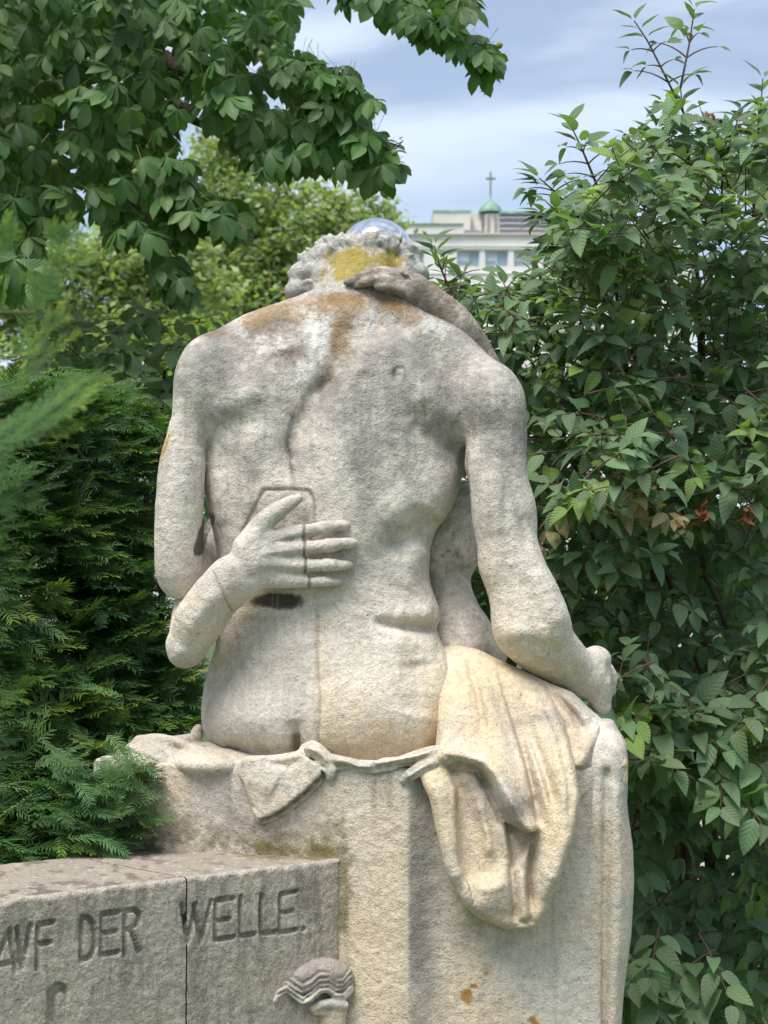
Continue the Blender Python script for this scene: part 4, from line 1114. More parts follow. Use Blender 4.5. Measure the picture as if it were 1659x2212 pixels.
# ================================================================== street lamp behind the head
lp = W(813, 556, 8.0); LR = 0.18
lamp = empty('street_lamp', (lp.x, lp.y, 0), label='street lamp with a clear glass globe rising behind the bowed head', cat='street lamp')
def glass_mat():
    m = bpy.data.materials.new('clear_globe_glass'); m.use_nodes = True
    N, L = m.node_tree.nodes, m.node_tree.links; N.remove(N['Principled BSDF'])
    out = N['Material Output']; tr = N.new('ShaderNodeBsdfTransparent'); gl = N.new('ShaderNodeBsdfGlossy'); df = N.new('ShaderNodeBsdfTranslucent')
    tr.inputs['Color'].default_value = (0.90, 0.92, 0.92, 1); gl.inputs['Roughness'].default_value = 0.06; gl.inputs['Color'].default_value = (0.95, 0.97, 1, 1)
    df.inputs['Color'].default_value = (0.75, 0.8, 0.84, 1)
    lw = N.new('ShaderNodeLayerWeight'); lw.inputs['Blend'].default_value = 0.30
    m1 = N.new('ShaderNodeMixShader'); L.new(lw.outputs['Fresnel'], m1.inputs[0]); L.new(tr.outputs[0], m1.inputs[1]); L.new(gl.outputs[0], m1.inputs[2])
    m2 = N.new('ShaderNodeMixShader'); m2.inputs[0].default_value = 0.10; L.new(m1.outputs[0], m2.inputs[1]); L.new(df.outputs[0], m2.inputs[2])
    L.new(m2.outputs[0], out.inputs['Surface']); return m
M_DARKMETAL = flat_mat('dark_painted_metal', (0.03, 0.035, 0.035), 0.45, 0.5)
M_WHITEMETAL = flat_mat('white_lamp_housing', (0.7, 0.72, 0.73), 0.4, 0.4)
g = MB(); g.lathe([(0.004, LR)] + [(LR * math.sin(a), LR * math.cos(a)) for a in np.linspace(0.06, 2.75, 28)], (lp.x, lp.y, lp.z), 48)
g.build('globe', glass_mat(), lamp, True)
g = MB(); g.lathe([(0.001, -0.09), (0.05, -0.095), (0.06, -0.105), (0.05, -0.12), (0.035, -0.14), (0.035, -0.17)], (lp.x, lp.y, lp.z), 32)
g.build('reflector', M_WHITEMETAL, lamp, True)
g = MB(); g.lathe([(0.075, -LR * 0.92), (0.085, -LR * 0.96), (0.085, -LR * 1.1), (0.05, -LR * 1.25), (0.038, -LR * 1.5)], (lp.x, lp.y, lp.z), 28)
g.build('collar', M_DARKMETAL, lamp, True)
g = MB(); g.lathe([(0.09, 0), (0.09, 0.25), (0.05, 0.32), (0.038, 0.4), (0.034, lp.z - LR * 1.4)], (lp.x, lp.y, 0), 20)
g.build('post', M_DARKMETAL, lamp, True)

# ================================================================== white building far behind
BY = 140.0; BU = BY / FOC
def bx(u): return (u - 829.5) * BU
def bz(v): return CAM_H + (1350.0 - v) * BU
M_FAC = flat_mat('white_stone_cladding', (0.78, 0.76, 0.74), 0.85, 0.2, (0.70, 0.68, 0.66), 0.35)
M_FAC2 = flat_mat('cream_stone', (0.66, 0.62, 0.56), 0.85, 0.2, (0.60, 0.55, 0.50), 0.5)
M_COP = flat_mat('green_copper', (0.33, 0.48, 0.40), 0.6, 0.3, (0.14, 0.29, 0.22), 1.5)
M_LOUV = flat_mat('grey_louvres', (0.22, 0.23, 0.25), 0.5, 0.4)
M_RAIL = flat_mat('light_grey_metal', (0.55, 0.57, 0.6), 0.5, 0.4)
M_GLASS = flat_mat('window_glass', (0.26, 0.33, 0.40), 0.12, 0.8)
M_BLIND = flat_mat('pale_blind', (0.50, 0.56, 0.62), 0.7, 0.3)
bld = empty('white_building', (bx(1100), BY, 0), label='large white flat-roofed building with a green copper dome and cross', cat='building')
wins = []
for r0, r1 in ((541, 576), (628, 664), (716, 752), (804, 840), (892, 928), (980, 1016), (1068, 1104), (1156, 1192)):
    for c0, c1 in ((893, 916), (987, 1036), (1048, 1098), (1110, 1160), (1172, 1222), (1234, 1284), (1296, 1346), (1358, 1408)):
        wins.append((c0, c1, r0, r1))
# facade as a grid with real openings
us = sorted({700, 984.5, 1500} | {w[0] for w in wins} | {w[1] for w in wins}); vv = sorted({508, 1396} | {w[2] for w in wins} | {w[3] for w in wins})
g = MB(); hole = {(w[0], w[2]) for w in wins}
g.box(bx(700), bx(1500), BY + 0.5, BY + 16, bz(1396), bz(508.4))
for i in range(len(us) - 1):
    for j in range(len(vv) - 1):
        if (us[i], vv[j]) in hole: continue
        g.box(bx(us[i]), bx(us[i + 1]), BY, BY + 0.498, bz(vv[j + 1]), bz(vv[j]))
g.build('wall', M_FAC, bld)
g = MB(); g.box(bx(690), bx(1000), BY - 0.3, BY + 9, bz(507.6), bz(487)); g.build('parapet', M_FAC, bld)
g = MB(); g.box(bx(688), bx(1001), BY - 0.45, BY + 9.2, bz(487), bz(484.5)); g.build('coping', M_COP, bld)
g = MB(); g.box(bx(1001.5), bx(1502), BY - 0.25, BY + 0.3, bz(508), bz(504.5)); g.build('coping', M_FAC2, bld)
for v in (531, 537, 590, 618, 678, 706): 
    g = MB(); g.box(bx(698), bx(1502), BY - 0.10, BY - 0.002, bz(v + 1.6), bz(v)); g.build('string_course', M_FAC, bld)
for (c0, c1, r0, r1) in wins:
    wv = wobj = None
    g = MB(); g.box(bx(c0) + .02, bx(c1) - .02, BY + 0.30, BY + 0.34, bz(r1) + .02, bz(r0) - .02); wobj = g.build('window', M_GLASS, bld)
    g = MB(); m_ = (bx(c0) + bx(c1)) / 2
    for a, b in ((bx(c0), bx(c0) + .07), (m_ - .05, m_ + .05), (bx(c1) - .07, bx(c1))): g.box(a, b, BY + 0.2, BY + 0.295, bz(r1), bz(r0))
    for a, b in ((bz(r1), bz(r1) + .07), (bz(r0) - .07, bz(r0))): g.box(bx(c0) + .07, bx(c1) - .07, BY + 0.21, BY + 0.294, a, b)
    g.build('frame', M_RAIL, wobj)
    if (c0 * 7 + r0) % 5 < 3 and c1 - c0 > 30:
        g = MB(); g.box(bx(c0) + .08, m_ - .06, BY + 0.27, BY + 0.285, bz(r0 + 22), bz(r0) - .08); g.build('blind', M_BLIND, wobj)
def roof(du):
    """plan and height functions for things standing du metres behind the facade"""
    k = (BY + du) / FOC
    return (lambda u: (u - 829.5) * k), (lambda v: CAM_H + (1350.0 - v) * k), k
zr = bz(508.4)
ux, uz, _ = roof(3.0)
g = MB(); g.box(ux(936), ux(1017), BY + 3, BY + 12, zr, uz(457.5)); g.build('roof_house', M_FAC2, bld)
g = MB(); g.box(ux(935), ux(1018), BY + 2.9, BY + 12.1, uz(457.5), uz(454.5)); g.build('coping', M_COP, bld)
ux, uz, _ = roof(4.5)
g = MB(); g.box(ux(1018.5), ux(1047.5), BY + 4.5, BY + 10, zr, uz(460)); g.build('roof_house', M_FAC2, bld)
g = MB(); g.box(ux(1024), ux(1040), BY + 4.3, BY + 4.49, uz(500), uz(478)); g.build('roof_panel', M_FAC, bld)
ux, uz, _ = roof(2.4)
g = MB(); g.box(ux(1004), ux(1036), BY + 2.4, BY + 2.98, zr, uz(497)); g.build('roof_door', M_LOUV, bld)
ux, uz, BU2 = roof(3.5)
g = MB(); g.box(ux(1048), ux(1079), BY + 3.5, BY + 5.0, zr, uz(461)); g.build('turret', M_FAC2, bld)
g = MB(); g.box(ux(1052), ux(1057), BY + 3.3, BY + 3.49, zr, uz(468)); g.box(ux(1068), ux(1072), BY + 3.3, BY + 3.49, zr, uz(468)); g.build('turret_opening', M_LOUV, bld)
ux, uz, BU2 = roof(4.2)
g = MB(); rd = 25 * BU
prof = [(rd * 1.08, 0), (rd * 1.08, 2 * BU), (rd, 3 * BU), (rd * 0.97, 6 * BU), (rd * 0.88, 10.5 * BU), (rd * 0.74, 15 * BU), (rd * 0.55, 19 * BU), (rd * 0.36, 22.5 * BU), (rd * 0.2, 26 * BU), (rd * 0.1, 30 * BU), (1.4 * BU, 34 * BU), (2.4 * BU, 36 * BU), (1.3 * BU, 38.5 * BU), (0.9 * BU, 42 * BU)]
g.lathe(prof, (ux(1059.5), BY + 4.2, uz(461)), 16)
dome = g.build('dome', M_COP, bld, False)
for k in range(16):
    a = 2 * math.pi * k / 16; g = MB(); pr = prof[2:10]
    for (r0, h0), (r1, h1) in zip(pr[:-1], pr[1:]):
        b = len(g.v)
        for r_, h_ in ((r0, h0), (r1, h1)):
            for w_ in (-0.035, 0.035):
                for e in (0.0, 0.06):
                    g.v.append(Vector((ux(1059.5) + (r_ + e) * math.cos(a) - w_ * math.sin(a), BY + 4.2 + (r_ + e) * math.sin(a) + w_ * math.cos(a), uz(461) + h_)))
        g.f += [tuple(b + i for i in q) for q in ((1, 3, 7, 5), (0, 1, 5, 4), (2, 6, 7, 3))]
    g.build('rib', M_COP, dome)
g = MB(); cxx = ux(1059.8); w_ = 1.7 * BU
g.box(cxx - w_, cxx + w_, BY + 4.1, BY + 4.3, uz(422), uz(372)); g.box(cxx - 10.5 * BU, cxx - w_, BY + 4.1, BY + 4.3, uz(388), uz(384.5)); g.box(cxx + w_, cxx + 10.5 * BU, BY + 4.1, BY + 4.3, uz(388), uz(384.5))
g.build('cross', flat_mat('bronze_cross', (0.16, 0.19, 0.13), 0.6, 0.3), bld)
ux, uz, _ = roof(3.2)
g = MB(); g.box(ux(1080), ux(1300), BY + 3.2, BY + 8, zr, uz(463)); g.build('plant_room', M_LOUV, bld)
for i in range(7):
    v = 464 + i * 6
    g = MB(); g.box(ux(1079.5), ux(1301), BY + 2.95, BY + 3.15, uz(v + 2.6), uz(v)); g.build('louvre_slat', M_RAIL if i % 2 else M_LOUV, bld)
g = MB(); g.box(ux(1078), ux(1303), BY + 2.8, BY + 8.2, uz(463), uz(459)); g.build('coping', M_COP, bld)
print('building built', round(time.time() - T0, 1))
# ================================================================== vegetation
rng = np.random.default_rng(11)
def leaf_mat(name, rough=0.45, spec=0.45, trans=0.30, vein=None, tint=(1.0, 1.0, 1.0), back=(1.15, 1.15, 1.0)):
    m = bpy.data.materials.new(name); m.use_nodes = True
    N, L = m.node_tree.nodes, m.node_tree.links; bs = N['Principled BSDF']; out = N['Material Output']
    bs.inputs['Roughness'].default_value = rough; bs.inputs['Specular IOR Level'].default_value = spec
    att = N.new('ShaderNodeAttribute'); att.attribute_name = 'Col'
    col = att.outputs['Color']
    geo = N.new('ShaderNodeNewGeometry')
    bk = N.new('ShaderNodeMix'); bk.data_type = 'RGBA'; bk.blend_type = 'MULTIPLY'; bk.inputs[7].default_value = (*back, 1)
    L.new(geo.outputs['Backfacing'], bk.inputs[0]); L.new(col, bk.inputs[6]); col = bk.outputs[2]
    if vein:
        uvn = N.new('ShaderNodeUVMap'); sep = N.new('ShaderNodeSeparateXYZ'); L.new(uvn.outputs['UV'], sep.inputs[0])
        def math_(op, a, b=None):
            n = N.new('ShaderNodeMath'); n.operation = op
            for i, s in enumerate((a, b)):
                if s is None: continue
                if isinstance(s, (int, float)): n.inputs[i].default_value = s
                else: L.new(s, n.inputs[i])
            return n.outputs[0]
        ay = math_('ABSOLUTE', sep.outputs['Y'])
        if vein == 'arc':                                       # veins that curve towards the tip
            ph = math_('SUBTRACT', sep.outputs['X'], math_('MULTIPLY', math_('POWER', ay, 0.8), 0.45))
        else:
            ph = math_('SUBTRACT', sep.outputs['X'], math_('MULTIPLY', ay, 0.35))
        w = math_('SINE', math_('MULTIPLY', ph, 44.0 if vein == 'arc' else 80.0))
        w = math_('POWER', math_('ADD', math_('MULTIPLY', w, 0.5), 0.5), 0.5)
        mid = math_('MINIMUM', math_('MULTIPLY', ay, 9.0), 1.0)
        hgt = math_('MULTIPLY', w, math_('ADD', math_('MULTIPLY', mid, 0.7), 0.3))
        b = N.new('ShaderNodeBump'); b.inputs['Distance'].default_value = 0.0012 if vein == 'arc' else 0.0007; b.inputs['Strength'].default_value = 0.7
        L.new(hgt, b.inputs['Height']); L.new(b.outputs['Normal'], bs.inputs['Normal'])
        mx = N.new('ShaderNodeMix'); mx.data_type = 'RGBA'; mx.blend_type = 'MULTIPLY'; mx.inputs[0].default_value = 1
        r = N.new('ShaderNodeMapRange'); r.inputs['To Min'].default_value = 1.16 if vein == 'arc' else 1.08; r.inputs['To Max'].default_value = 0.98; L.new(hgt, r.inputs['Value'])
        L.new(col, mx.inputs[6]); L.new(r.outputs['Result'], mx.inputs[7]); col = mx.outputs[2]
    L.new(col, bs.inputs['Base Color'])
    tl = N.new('ShaderNodeBsdfTranslucent')
    tm = N.new('ShaderNodeMix'); tm.data_type = 'RGBA'; tm.blend_type = 'MULTIPLY'; tm.inputs[0].default_value = 1; tm.inputs[7].default_value = (1.7, 1.9, 0.55, 1)
    L.new(col, tm.inputs[6]); L.new(tm.outputs[2], tl.inputs['Color'])
    ms = N.new('ShaderNodeMixShader'); ms.inputs[0].default_value = trans
    L.new(bs.outputs[0], ms.inputs[1]); L.new(tl.outputs[0], ms.inputs[2]); L.new(ms.outputs[0], out.inputs['Surface'])
    return m
M_DOG = leaf_mat('dogwood_leaf', 0.55, 0.35, 0.25, 'arc')
M_CHE = leaf_mat('chestnut_leaf', 0.45, 0.4, 0.32, 'straight')
M_YEW = leaf_mat('yew_needle', 0.5, 0.22, 0.25)
M_FAR = leaf_mat('far_leaf', 0.6, 0.25, 0.35)
M_BARK = flat_mat('grey_brown_bark', (0.10, 0.075, 0.055), 0.9, 0.2, (0.06, 0.045, 0.035), 60, 0.003)
M_TWIG = flat_mat('red_brown_twig', (0.14, 0.06, 0.045), 0.7, 0.3, (0.09, 0.07, 0.05), 90)
M_GTWIG = flat_mat('green_twig', (0.10, 0.12, 0.04), 0.7, 0.3)

def blade(wfun, nseg=6, fold=0.25, curve=0.25, wave=0.0, petiole=0.0):
    """leaf along +x, length 1; returns verts, quads, uv"""
    V, U = [], []
    for i in range(nseg + 1):
        t = i / nseg; w = wfun(t)
        zc = -curve * t * t
        for y in (-1, 0, 1):
            V.append((t + petiole, y * w, zc + abs(y) * w * fold + wave * math.sin(t * 9 + y) * w)); U.append((t, y * w * 2))
    Q = []
    for i in range(nseg):
        for j in (0, 1):
            a = i * 3 + j; Q.append((a, a + 3, a + 4, a + 1))
    return np.array(V), np.array(Q), np.array(U)
def ovate(t): return 0.31 * (max(math.sin(math.pi * t ** 0.78), 0) ** 0.8) * (1 - 0.25 * t) + 0.002
def obov(t): return 0.235 * (max(math.sin(math.pi * min(t, 1) ** 1.55), 0) ** 0.85) + 0.004
def rot(axis, a):
    return np.array(Quaternion(axis, a).to_matrix())
def rotX(a): return rot((1, 0, 0), a)
def rotY(a): return rot((0, 1, 0), a)
def rotZ(a): return rot((0, 0, 1), a)
def frame(d, up):
    d = np.asarray(d, float); d = d / (np.linalg.norm(d) + 1e-9)
    z = np.asarray(up, float); z = z - d * (z @ d); n = np.linalg.norm(z)
    if n < 1e-3: z = np.array((1.0, 0, 0)) - d * d[0]; n = np.linalg.norm(z)
    z = z / n; y = np.cross(z, d)
    return np.stack([d, y, z], 1)
def tube(pts, rad, n=6):
    pts = np.array([np.array(p, float) for p in pts]); m = len(pts); V = []; Q = []
    for i in range(m):
        t = pts[min(i + 1, m - 1)] - pts[max(i - 1, 0)]
        F = frame(t, (0.3, 0.2, 1))
        for k in range(n):
            a = 2 * math.pi * k / n
            V.append(pts[i] + rad[i] * (F[:, 1] * math.cos(a) + F[:, 2] * math.sin(a)))
    for i in range(m - 1):
        for k in range(n):
            a, b = i * n + k, i * n + (k + 1) % n; Q.append((a, b, b + n, a + n))
    return np.array(V), np.array(Q)
class Soup:
    """collects many small meshes into one"""
    def __init__(s): s.V = []; s.Q = []; s.C = []; s.U = []; s.n = 0
    def add(s, V, Q, C=None, U=None):
        s.V.append(V); s.Q.append(Q + s.n); s.n += len(V)
        s.C.append(np.tile(C, (len(V), 1)) if C is not None and np.ndim(C) == 1 else (C if C is not None else np.zeros((len(V), 3))))
        s.U.append(U if U is not None else np.zeros((len(V), 2)))
    def mesh(s, name, mat, smooth=True):
        return mesh_np(name, np.concatenate(s.V), [np.concatenate(s.Q)], smooth, mat, np.concatenate(s.C), np.concatenate(s.U))
def mat4(Rm, p, sc):
    M = np.eye(4); M[:3, :3] = Rm * sc; M[:3, 3] = p
    return M
def in_frame(p, m=0.0):
    if p[1] < 0.2: return False
    u = 829.5 + p[0] / p[1] * FOC; v = 1350 - (p[2] - CAM_H) / p[1] * FOC
    return -m < u < 1659 + m and -m < v < 2212 + m
def plant_leaves(root, variants, items, part, stuff_name, mat, limit=300):
    """items: (variant, 4x4, colour scale). The nearest ones in view become objects, the rest one mass"""
    inv = [i for i in range(len(items)) if in_frame(items[i][1][:3, 3])]
    inv.sort(key=lambda i: items[i][1][1, 3])
    # of the leaves in view take the front ones, spread over the picture
    cells, chosen = {}, []
    for i in inv:
        p = items[i][1][:3, 3]; key = (int((829.5 + p[0] / p[1] * FOC) // 40), int((1350 - (p[2] - CAM_H) / p[1] * FOC) // 40))
        cells[key] = cells.get(key, 0) + 1
        if cells[key] <= 2: chosen.append(i)
    chosen = set(sorted(chosen, key=lambda i: items[i][1][1, 3])[:limit])
    soup = Soup(); cache = {}
    Minv = Matrix.Translation(-root.location)
    for i, (vi, M, ci) in enumerate(items):
        V, Q, U, C = variants[vi]
        c = C * np.array(ci)
        if i in chosen:
            key = (vi, tuple(np.round(np.array(ci), 1)))
            if key not in cache: cache[key] = mesh_np(part, V, [Q], True, mat, C * np.array(key[1]), U)
            o = bpy.data.objects.new(part, cache[key]); COL.objects.link(o)
            o.parent = root; o.matrix_parent_inverse = Minv; o.matrix_basis = Matrix(M.tolist())
        else:
            soup.add(V @ M[:3, :3].T + M[:3, 3], Q, c, U)
    if soup.n:
        obj(stuff_name, soup.mesh(stuff_name, mat), root, kind='stuff')
def cvar(base, jit=0.2):
    return np.array(base) * (1 + rng.uniform(-jit, jit)) * (1 + rng.uniform(-0.06, 0.06, 3))

# ---- leaf templates
def dog_variant(seed, col, droop):
    r = random.Random(seed)
    V, Q, U = blade(ovate, 7, r.uniform(0.12, 0.45), droop, 0.06, 0.12)
    st = np.array([(0, 0.008, 0.0), (0, -0.008, 0), (0.13, -0.006, 0), (0.13, 0.006, 0)])
    C = np.tile(np.array(col), (len(V), 1)); 
    Q2 = np.array([[0, 1, 2, 3]]) + len(V)
    return np.concatenate([V, st]), np.concatenate([Q, Q2]), np.concatenate([U, np.zeros((4, 2))]), np.concatenate([C, np.tile((0.16, 0.07, 0.04), (4, 1))])
DOG = [dog_variant(i, (0.128, 0.202, 0.104), (0.10, 0.25, 0.45, 0.18, 0.35, 0.6)[i]) for i in range(6)]

def twig_leaves(items, twigs, p0, d, length, pairs, size, droop=0.35, up=(0, 0, 1), colr=(1, 1, 1), lean=0.7):
    """a shoot with opposite pairs of leaves; adds its stem to twigs"""
    d = np.array(d, float); d /= np.linalg.norm(d); p0 = np.array(p0, float)
    bend = np.array((0, 0, -droop * length * 0.6)); n = 5
    path = [p0 + d * length * t + bend * t * t for t in np.linspace(0, 1, n)]
    twigs.append((path, [0.0021 - 0.0012 * t for t in np.linspace(0, 1, n)]))
    ph = rng.uniform(0, math.pi)
    for k in range(pairs):
        t = 0.25 + 0.75 * (k + 1) / pairs
        i = min(int(t * (n - 1)), n - 2); fr = t * (n - 1) - i
        p = path[i] * (1 - fr) + path[i + 1] * fr
        ax = path[i + 1] - path[i]; ax /= np.linalg.norm(ax)
        F = frame(ax, up); ph += math.pi / 2 * rng.uniform(0.7, 1.0)
        term = k == pairs - 1
        for s in (-1, 1):
            side = F[:, 1] * math.cos(ph) * s + F[:, 2] * math.sin(ph) * s * 0.45
            side /= np.linalg.norm(side)
            ld = ax * (lean if not term else 1.1) + side * (1.0 if not term else 0.6) + np.array((0, 0, -0.22)) + rng.normal(0, 0.14, 3)
            un = np.array((0, 0, 1.0)) + rng.normal(0, 0.26, 3) + np.array((-0.10, -0.55, 0))
            Fm = frame(ld, un)
            sz = size * rng.uniform(0.72, 1.12) * (0.75 if term else 1.0)
            items.append((int(rng.integers(6)), mat4(Fm, p, sz), cvar(colr, 0.22)))

def twig_soup(name, twigs, mat, root, n=5):
    s = Soup()
    for path, rad in twigs:
        V, Q = tube(path, rad, n); s.add(V, Q)
    if s.n: obj(name, s.mesh(name, mat), root, kind='stuff')

def inside(poly, u, v):
    c = False; n = len(poly)
    for i in range(n):
        (ax, ay), (bx_, by_) = poly[i], poly[(i + 1) % n]
        if (ay > v) != (by_ > v) and u < (bx_ - ax) * (v - ay) / (by_ - ay) + ax: c = not c
    return c
def npv(u, v, Y): return np.array(W(u, v, Y))

# ================================================================== dogwood on the right
dog = empty('dogwood_shrub', W(1560, 2212, 4.1), label='tall dogwood shrub with green veined leaves filling the right side', cat='shrub'); dog.location.z = 0
items, twigs = [], []
POLY = [(915, 660), (960, 630), (1010, 620), (1060, 635), (1110, 630), (1160, 600), (1185, 540), (1195, 480), (1215, 430), (1240, 380), (1280, 340), (1330, 330), (1370, 290), (1400, 250), (1440, 230), (1520, 250), (1580, 270), (1640, 240), (1720, 200),
        (1720, 2300), (1340, 2300), (1340, 2020), (1330, 1500), (1200, 1430), (940, 1430), (940, 1000), (960, 800), (900, 690)]
dens = 0
while dens < 1500:
    u, v = rng.uniform(900, 1720), rng.uniform(200, 2290)
    if not inside(POLY, u, v): continue
    depth = rng.random() ** 1.5
    if v > 1650 and rng.random() < 0.62 * min(1, (v - 1650) / 150) and not (1340 < u < 1560 and v > 1940): continue
    if v > 1650: depth = 0.3 + 0.7 * depth
    Y = 3.50 + 0.95 * depth + 0.12 * math.sin(u * 0.013) + 0.1 * math.sin(v * 0.011)
    p = npv(u, v, Y)
    out = np.array((-0.25 - 0.5 * (u < 1300) + rng.normal(0, 0.75), -0.55 + rng.normal(0, 0.45), 0.25 + rng.normal(0, 0.45) + 0.5 * (v < 700)))
    L_ = rng.uniform(0.10, 0.19); out /= np.linalg.norm(out)
    lowm = v > 1600
    tone = (1.0, 1.0, 1.0)
    if rng.random() < 0.06: tone = (1.5, 1.45, 0.8)
    twig_leaves(items, twigs, p - out * L_ * 0.6, out, L_, int(rng.integers(3, 5)), (rng.uniform(0.040, 0.066) if v < 1500 else rng.uniform(0.054, 0.080)), rng.uniform(0.15, 0.6) + 0.25 * lowm, colr=tone)
    dens += 1
for k in range(520):                                             # the shrub's darker depth
    u, v = rng.uniform(950, 1750), rng.uniform(560, 2300)
    if u < 1300 and v > 1500: continue
    out = np.array((rng.normal(0, 0.8), -0.4 + rng.normal(0, 0.4), rng.normal(0.1, 0.5)))
    if v < 760 and u < 1250: continue
    twig_leaves(items, twigs, npv(u, v, rng.uniform(4.5, 5.4)), out, 0.2, 4, 0.075, 0.4)
for k in range(55):                                              # the low part of the shrub beside the nape
    u = rng.uniform(925, 1180); v = rng.uniform(612 + 0.00012 * (1040 - u) ** 2 * 10, 800)
    out = np.array((rng.normal(-0.2, 0.7), -0.4 + rng.normal(0, 0.4), 0.3 + rng.normal(0, 0.3)))
    twig_leaves(items, twigs, npv(u, v, rng.uniform(3.55, 3.95)), out, rng.uniform(0.06, 0.11), 3, rng.uniform(0.042, 0.058), 0.4)
for k in range(70):
    twig_leaves(items, twigs, npv(rng.uniform(1380, 1680), rng.uniform(1780, 2080), rng.uniform(4.4, 5.0)), np.array((rng.normal(0, 0.8), -0.5, rng.normal(0, 0.4))), 0.18, 4, 0.08, 0.4)
# big foreground sprays low on the right
for (u, v) in ((1420, 2010), (1470, 2080), (1400, 2100), (1500, 2150), (1440, 2170), (1540, 2060), (1370, 2050), (1600, 1720), (1560, 1660), (1640, 1640), (1500, 1560), (1620, 1500), (1430, 1560)):
    out = np.array((rng.normal(-0.2, 0.5), -0.8, rng.normal(0.0, 0.3)))
    twig_leaves(items, twigs, npv(u, v, 3.5) - 0.08 * out, out, 0.16, 4, 0.072, 0.5)
# reddening branch beside the statue's arm
for (u, v) in ((1180, 1090), (1240, 1080), (1310, 1085), (1370, 1075), (1420, 1060), (1200, 1180), (1400, 1100)):
    out = np.array((rng.normal(-0.3, 0.4), -0.5, rng.normal(-0.1, 0.3)))
    twig_leaves(items, twigs, npv(u, v, 3.45), out, 0.10, 3, 0.05, 0.6, colr=(2.3, 1.15, 1.25))
# leaders that stand out against the sky
def leader(pts, Ys, r0, npair, size, tip=True):
    P = [npv(u, v, y) for (u, v), y in zip(pts, Ys)]
    # resample
    seg = np.array(P); t = np.linspace(0, len(P) - 1, 14)
    path = np.stack([np.interp(t, range(len(P)), seg[:, k]) for k in range(3)], 1)
    twigs.append((list(path), list(np.linspace(r0, 0.0014, 14))))
    for k in range(npair):
        tt = (len(path) - 1) * (0.16 + 0.84 * (k + 1) / npair); i = min(int(tt), len(path) - 2)
        p = path[i] * (1 - tt + i) + path[i + 1] * (tt - i); ax = path[i + 1] - path[i]; ax /= np.linalg.norm(ax)
        a = rng.uniform(0, 2 * math.pi) if k % 2 else (math.pi * rng.integers(0, 2) + rng.normal(0, 0.4))
        if k < npair - 3 and rng.random() < 0.75:
            for s in (0, math.pi):
                side = np.array((math.cos(a + s), 0.6 * math.sin(a + s), 0.25 + rng.normal(0, 0.15)))
                twig_leaves(items, twigs, p, side * 0.8 + ax * 0.4, rng.uniform(0.03, 0.09) * (1.15 - 0.6 * k / npair), int(rng.integers(1, 3)), size * 1.2, 0.5)
        else:
            for s in (0, math.pi):
                ld = np.array((math.cos(a + s), 0.5 * math.sin(a + s), 0.05)) + 0.6 * ax * (1.8 if k == npair - 1 else 1)
                items.append((int(rng.integers(6)), mat4(frame(ld, (0, -0.35, 1)), p, size * 1.25 * rng.uniform(0.8, 1.1)), cvar((1, 1, 1), 0.2)))
leader([(1515, 720), (1500, 480), (1485, 320), (1470, 190)], [4.0, 3.95, 3.9, 3.85], 0.006, 11, 0.05)
leader([(1470, 190), (1490, 90), (1500, 20)], [3.85, 3.85, 3.85], 0.003, 5, 0.042)
leader([(1480, 250), (1440, 170), (1400, 90), (1370, 45)], [3.88, 3.85, 3.83, 3.82], 0.003, 6, 0.042)
leader([(1340, 700), (1310, 450), (1265, 340), (1232, 268)], [3.9, 3.85, 3.8, 3.8], 0.005, 9, 0.048)
leader([(1310, 640), (1260, 480), (1200, 415), (1165, 385)], [3.85, 3.8, 3.78, 3.76], 0.004, 8, 0.048)
leader([(1310, 660), (1250, 540), (1200, 480), (1170, 460)], [3.8, 3.78, 3.75, 3.74], 0.004, 8, 0.048)
leader([(1010, 690), (965, 610), (945, 560), (938, 530)], [3.7, 3.68, 3.66, 3.66], 0.003, 5, 0.046)
leader([(1620, 620), (1630, 420), (1640, 280), (1648, 170)], [4.0, 3.95, 3.9, 3.9], 0.005, 9, 0.05)
leader([(1560, 520), (1560, 380), (1580, 300), (1600, 240)], [4.0, 3.95, 3.9, 3.9], 0.004, 8, 0.046)
leader([(1400, 560), (1390, 420), (1400, 330), (1420, 280)], [3.95, 3.9, 3.88, 3.86], 0.004, 8, 0.048)
# woody stems
for k, (pts, r0) in enumerate((([(1470, 2700, 4.3), (1480, 2000, 4.35), (1440, 1500, 4.2), (1400, 1000, 4.1), (1340, 700, 3.9)], 0.02), ([(1530, 2700, 4.4), (1545, 2050, 4.4), (1520, 1400, 4.3), (1500, 900, 4.1), (1515, 720, 4.0)], 0.024),
                    ([(1600, 2700, 4.4), (1610, 2000, 4.4), (1640, 1300, 4.2), (1620, 620, 4.0)], 0.02), ([(1500, 2000, 4.35), (1360, 1400, 4.1), (1230, 1000, 4.0), (1130, 680, 3.75)], 0.012),
                    ([(1560, 1600, 4.2), (1420, 1160, 3.8), (1300, 1090, 3.6), (1180, 1010, 3.55), (1150, 975, 3.55)], 0.007), ([(1420, 1640, 3.9), (1380, 1750, 3.7), (1362, 1800, 3.62), (1352, 1830, 3.6)], 0.005), ([(1620, 1500, 3.9), (1500, 1180, 3.7), (1420, 1010, 3.65)], 0.007))):
    P = np.array([npv(*p) for p in pts]); 
    if P[0][2] < 0.2: P[0][2] = 0.0
    t = np.linspace(0, len(P) - 1, 16); path = np.stack([np.interp(t, range(len(P)), P[:, k_]) for k_ in range(3)], 1)
    path[1:-1] += rng.normal(0, 0.008, (14, 3))
    V, Q = tube(path, np.linspace(r0, r0 * 0.4, 16), 8)
    obj('stem', mesh_np('stem', V, [Q], True, M_BARK), dog)
plant_leaves(dog, DOG, items, 'leaf', 'foliage', M_DOG)
twig_soup('twigs', twigs, M_TWIG, dog)
